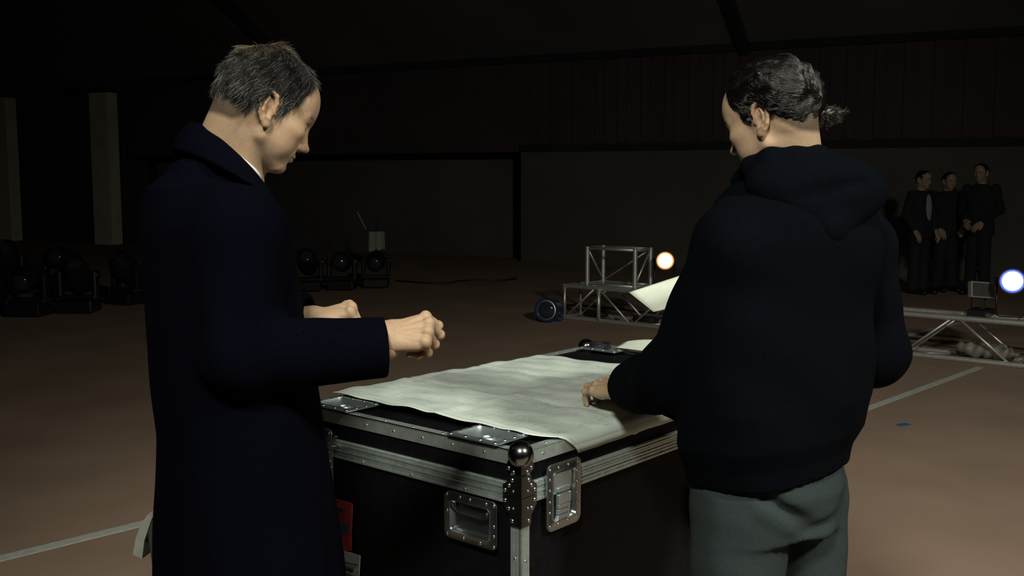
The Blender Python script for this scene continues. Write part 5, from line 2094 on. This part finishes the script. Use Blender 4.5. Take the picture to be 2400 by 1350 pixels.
# ================================================================== FAR PEOPLE
def far_person(label, px, py_foot, yaw, height, top_m, skin, hair, shirt=None, arm=(0.1, 0.1), d_override=None):
    f0 = onz(px, py_foot, 0)
    k = height / 1.75
    root = empty('person', (f0[0], f0[1], 0))
    tag(root, label, 'person')
    I = inv_of(root)
    a = math.radians(yaw)
    f = V(math.cos(a), math.sin(a), 0)
    l = V(-f[1], f[0], 0)
    c = V(f0[0], f0[1], 0)
    R = head_axes(yaw, 8)
    o = c + V(0, 0, 1.60 * k) + f * 0.02
    Z = lambda z: V(0, 0, z * k)
    hands = []
    sh = {'L': c + l * 0.18 + Z(1.40), 'R': c - l * 0.18 + Z(1.40)}
    el = {'L': c + l * 0.25 + Z(1.13) - f * 0.02, 'R': c - l * 0.25 + Z(1.13) - f * 0.02}
    wr = {'L': c + l * (0.24 - arm[0]) + Z(0.90 + arm[0] * 0.6) + f * (0.06 + arm[0]), 'R': c - l * (0.24 - arm[1]) + Z(0.90 + arm[1] * 0.6) + f * (0.06 + arm[1])}

    def top(p):
        q = (p - o.astype(S3)) @ R.astype(S3)
        return smin(head_sdf(q), cap(p, o + R @ V(-0.03, 0, -0.02), c + Z(1.42), 0.054, 0.062), 0.03)
    ps = [sdf_mesh(top, o - 0.15, o + 0.15, 0.006)]
    for s in 'LR':
        d_ = unit(wr[s] - el[s])
        H = hand_joints(wr[s], d_, f if s == 'L' else f, f, (15,) * 4, (25,) * 4, (15,) * 4, ((0.03, 0.02, 0), (0.03, 0.008, -0.006), (0.02, 0, -0.006)), 0.02, 1.0)
        fo = wr[s] - d_ * 0.10
        lo, hi = bounds([fo, wr[s]] + [x for ff in H['f'] for x in ff] + H['t'], 0.035)
        ps.append(sdf_mesh(lambda p, H=H, fo=fo: hand_sdf(p, H, fo), lo, hi, 0.006))
    feet = [c + l * 0.10, c - l * 0.10]
    ps.append(sdf_mesh(lambda p: np.maximum(under_body(p, c, sh, el, wr, f, c, feet), p[:, 2] - S3(1.36 * k)), c + V(-0.45, -0.45, 0.04), c + V(0.45, 0.45, 1.52 * k), 0.022))
    v, q = join_np(ps)
    np_mesh('body', v, q, 'skin', root, skin_colors(v, skin, (skin[0], skin[1] * 0.75, skin[2] * 0.7), o, R, 0.1, hair), I)
    poly = polyA
    hv, hq = sdf_mesh(lambda p: hair_cap((p - o.astype(S3)) @ R.astype(S3), head_sdf((p - o.astype(S3)) @ R.astype(S3)), poly, 0.010, 61, 0.001), o - 0.16, o + 0.16, 0.007)
    np_mesh('hair', hv, hq, 'haircap_dark', root, None, I)

    def jack(p):
        d = stack(p, [(0.80 * k, c[0], c[1], 0.135, 0.185), (1.0 * k, c[0], c[1], 0.135, 0.18), (1.28 * k, c[0], c[1], 0.135, 0.20), (1.40 * k, c[0], c[1], 0.11, 0.17), (1.47 * k, c[0], c[1], 0.07, 0.08)], f[:2])
        for s in 'LR':
            d = smin(d, smin(cap(p, sh[s], el[s], 0.068, 0.058), cap(p, el[s], wr[s] - unit(wr[s] - el[s]) * 0.02, 0.058, 0.043), 0.02), 0.03)
        return d + wave(p, 71, 6, 3, 8, 0.004)
    jv, jq = sdf_mesh(jack, c + V(-0.5, -0.5, 0.7), c + V(0.5, 0.5, 1.55 * k), 0.016)
    np_mesh('jacket', jv, jq, top_m, root, None, I)
    if shirt:
        sv_, sq_ = sdf_mesh(lambda p: ell(p, c + f * 0.110 + Z(1.20), (0.045, 0.06, 0.20), np.stack([f, l, V(0, 0, 1)], 1)), c + V(-0.3, -0.3, 0.95 * k), c + V(0.3, 0.3, 1.5 * k), 0.014)
        np_mesh('shirt_front', sv_, sq_, shirt, root, None, I)
    tv2, tq2 = sdf_mesh(lambda p: trousers_sdf(p, c, feet, f[:2], waist=0.95, crotch=0.79 * k), c + V(-0.4, -0.4, 0.0), c + V(0.4, 0.4, 1.0), 0.02)
    np_mesh('trousers', tv2, tq2, 'trouser', root, None, I)
    for kf in feet:
        shoe(root, I, kf, f[:2])
    return root


far_person('person in dark clothes with arms folded, standing tall behind the panel light', 2288, 690, 222, 1.72, 'jacket_dark', (0.34, 0.24, 0.175), (0.03, 0.03, 0.03), None, (0.12, 0.14))
far_person('person in dark jacket over a pale shirt, standing by the tan wall', 2150, 688, 300, 1.62, 'jacket_dark', (0.34, 0.24, 0.175), (0.02, 0.02, 0.02), 'shirt_teal', (0.02, 0.03))
far_person('person in all dark clothes between two others by the tan wall', 2212, 682, 275, 1.60, 'jacket_dark', (0.34, 0.24, 0.175), (0.02, 0.02, 0.02), None, (0.10, 0.06))
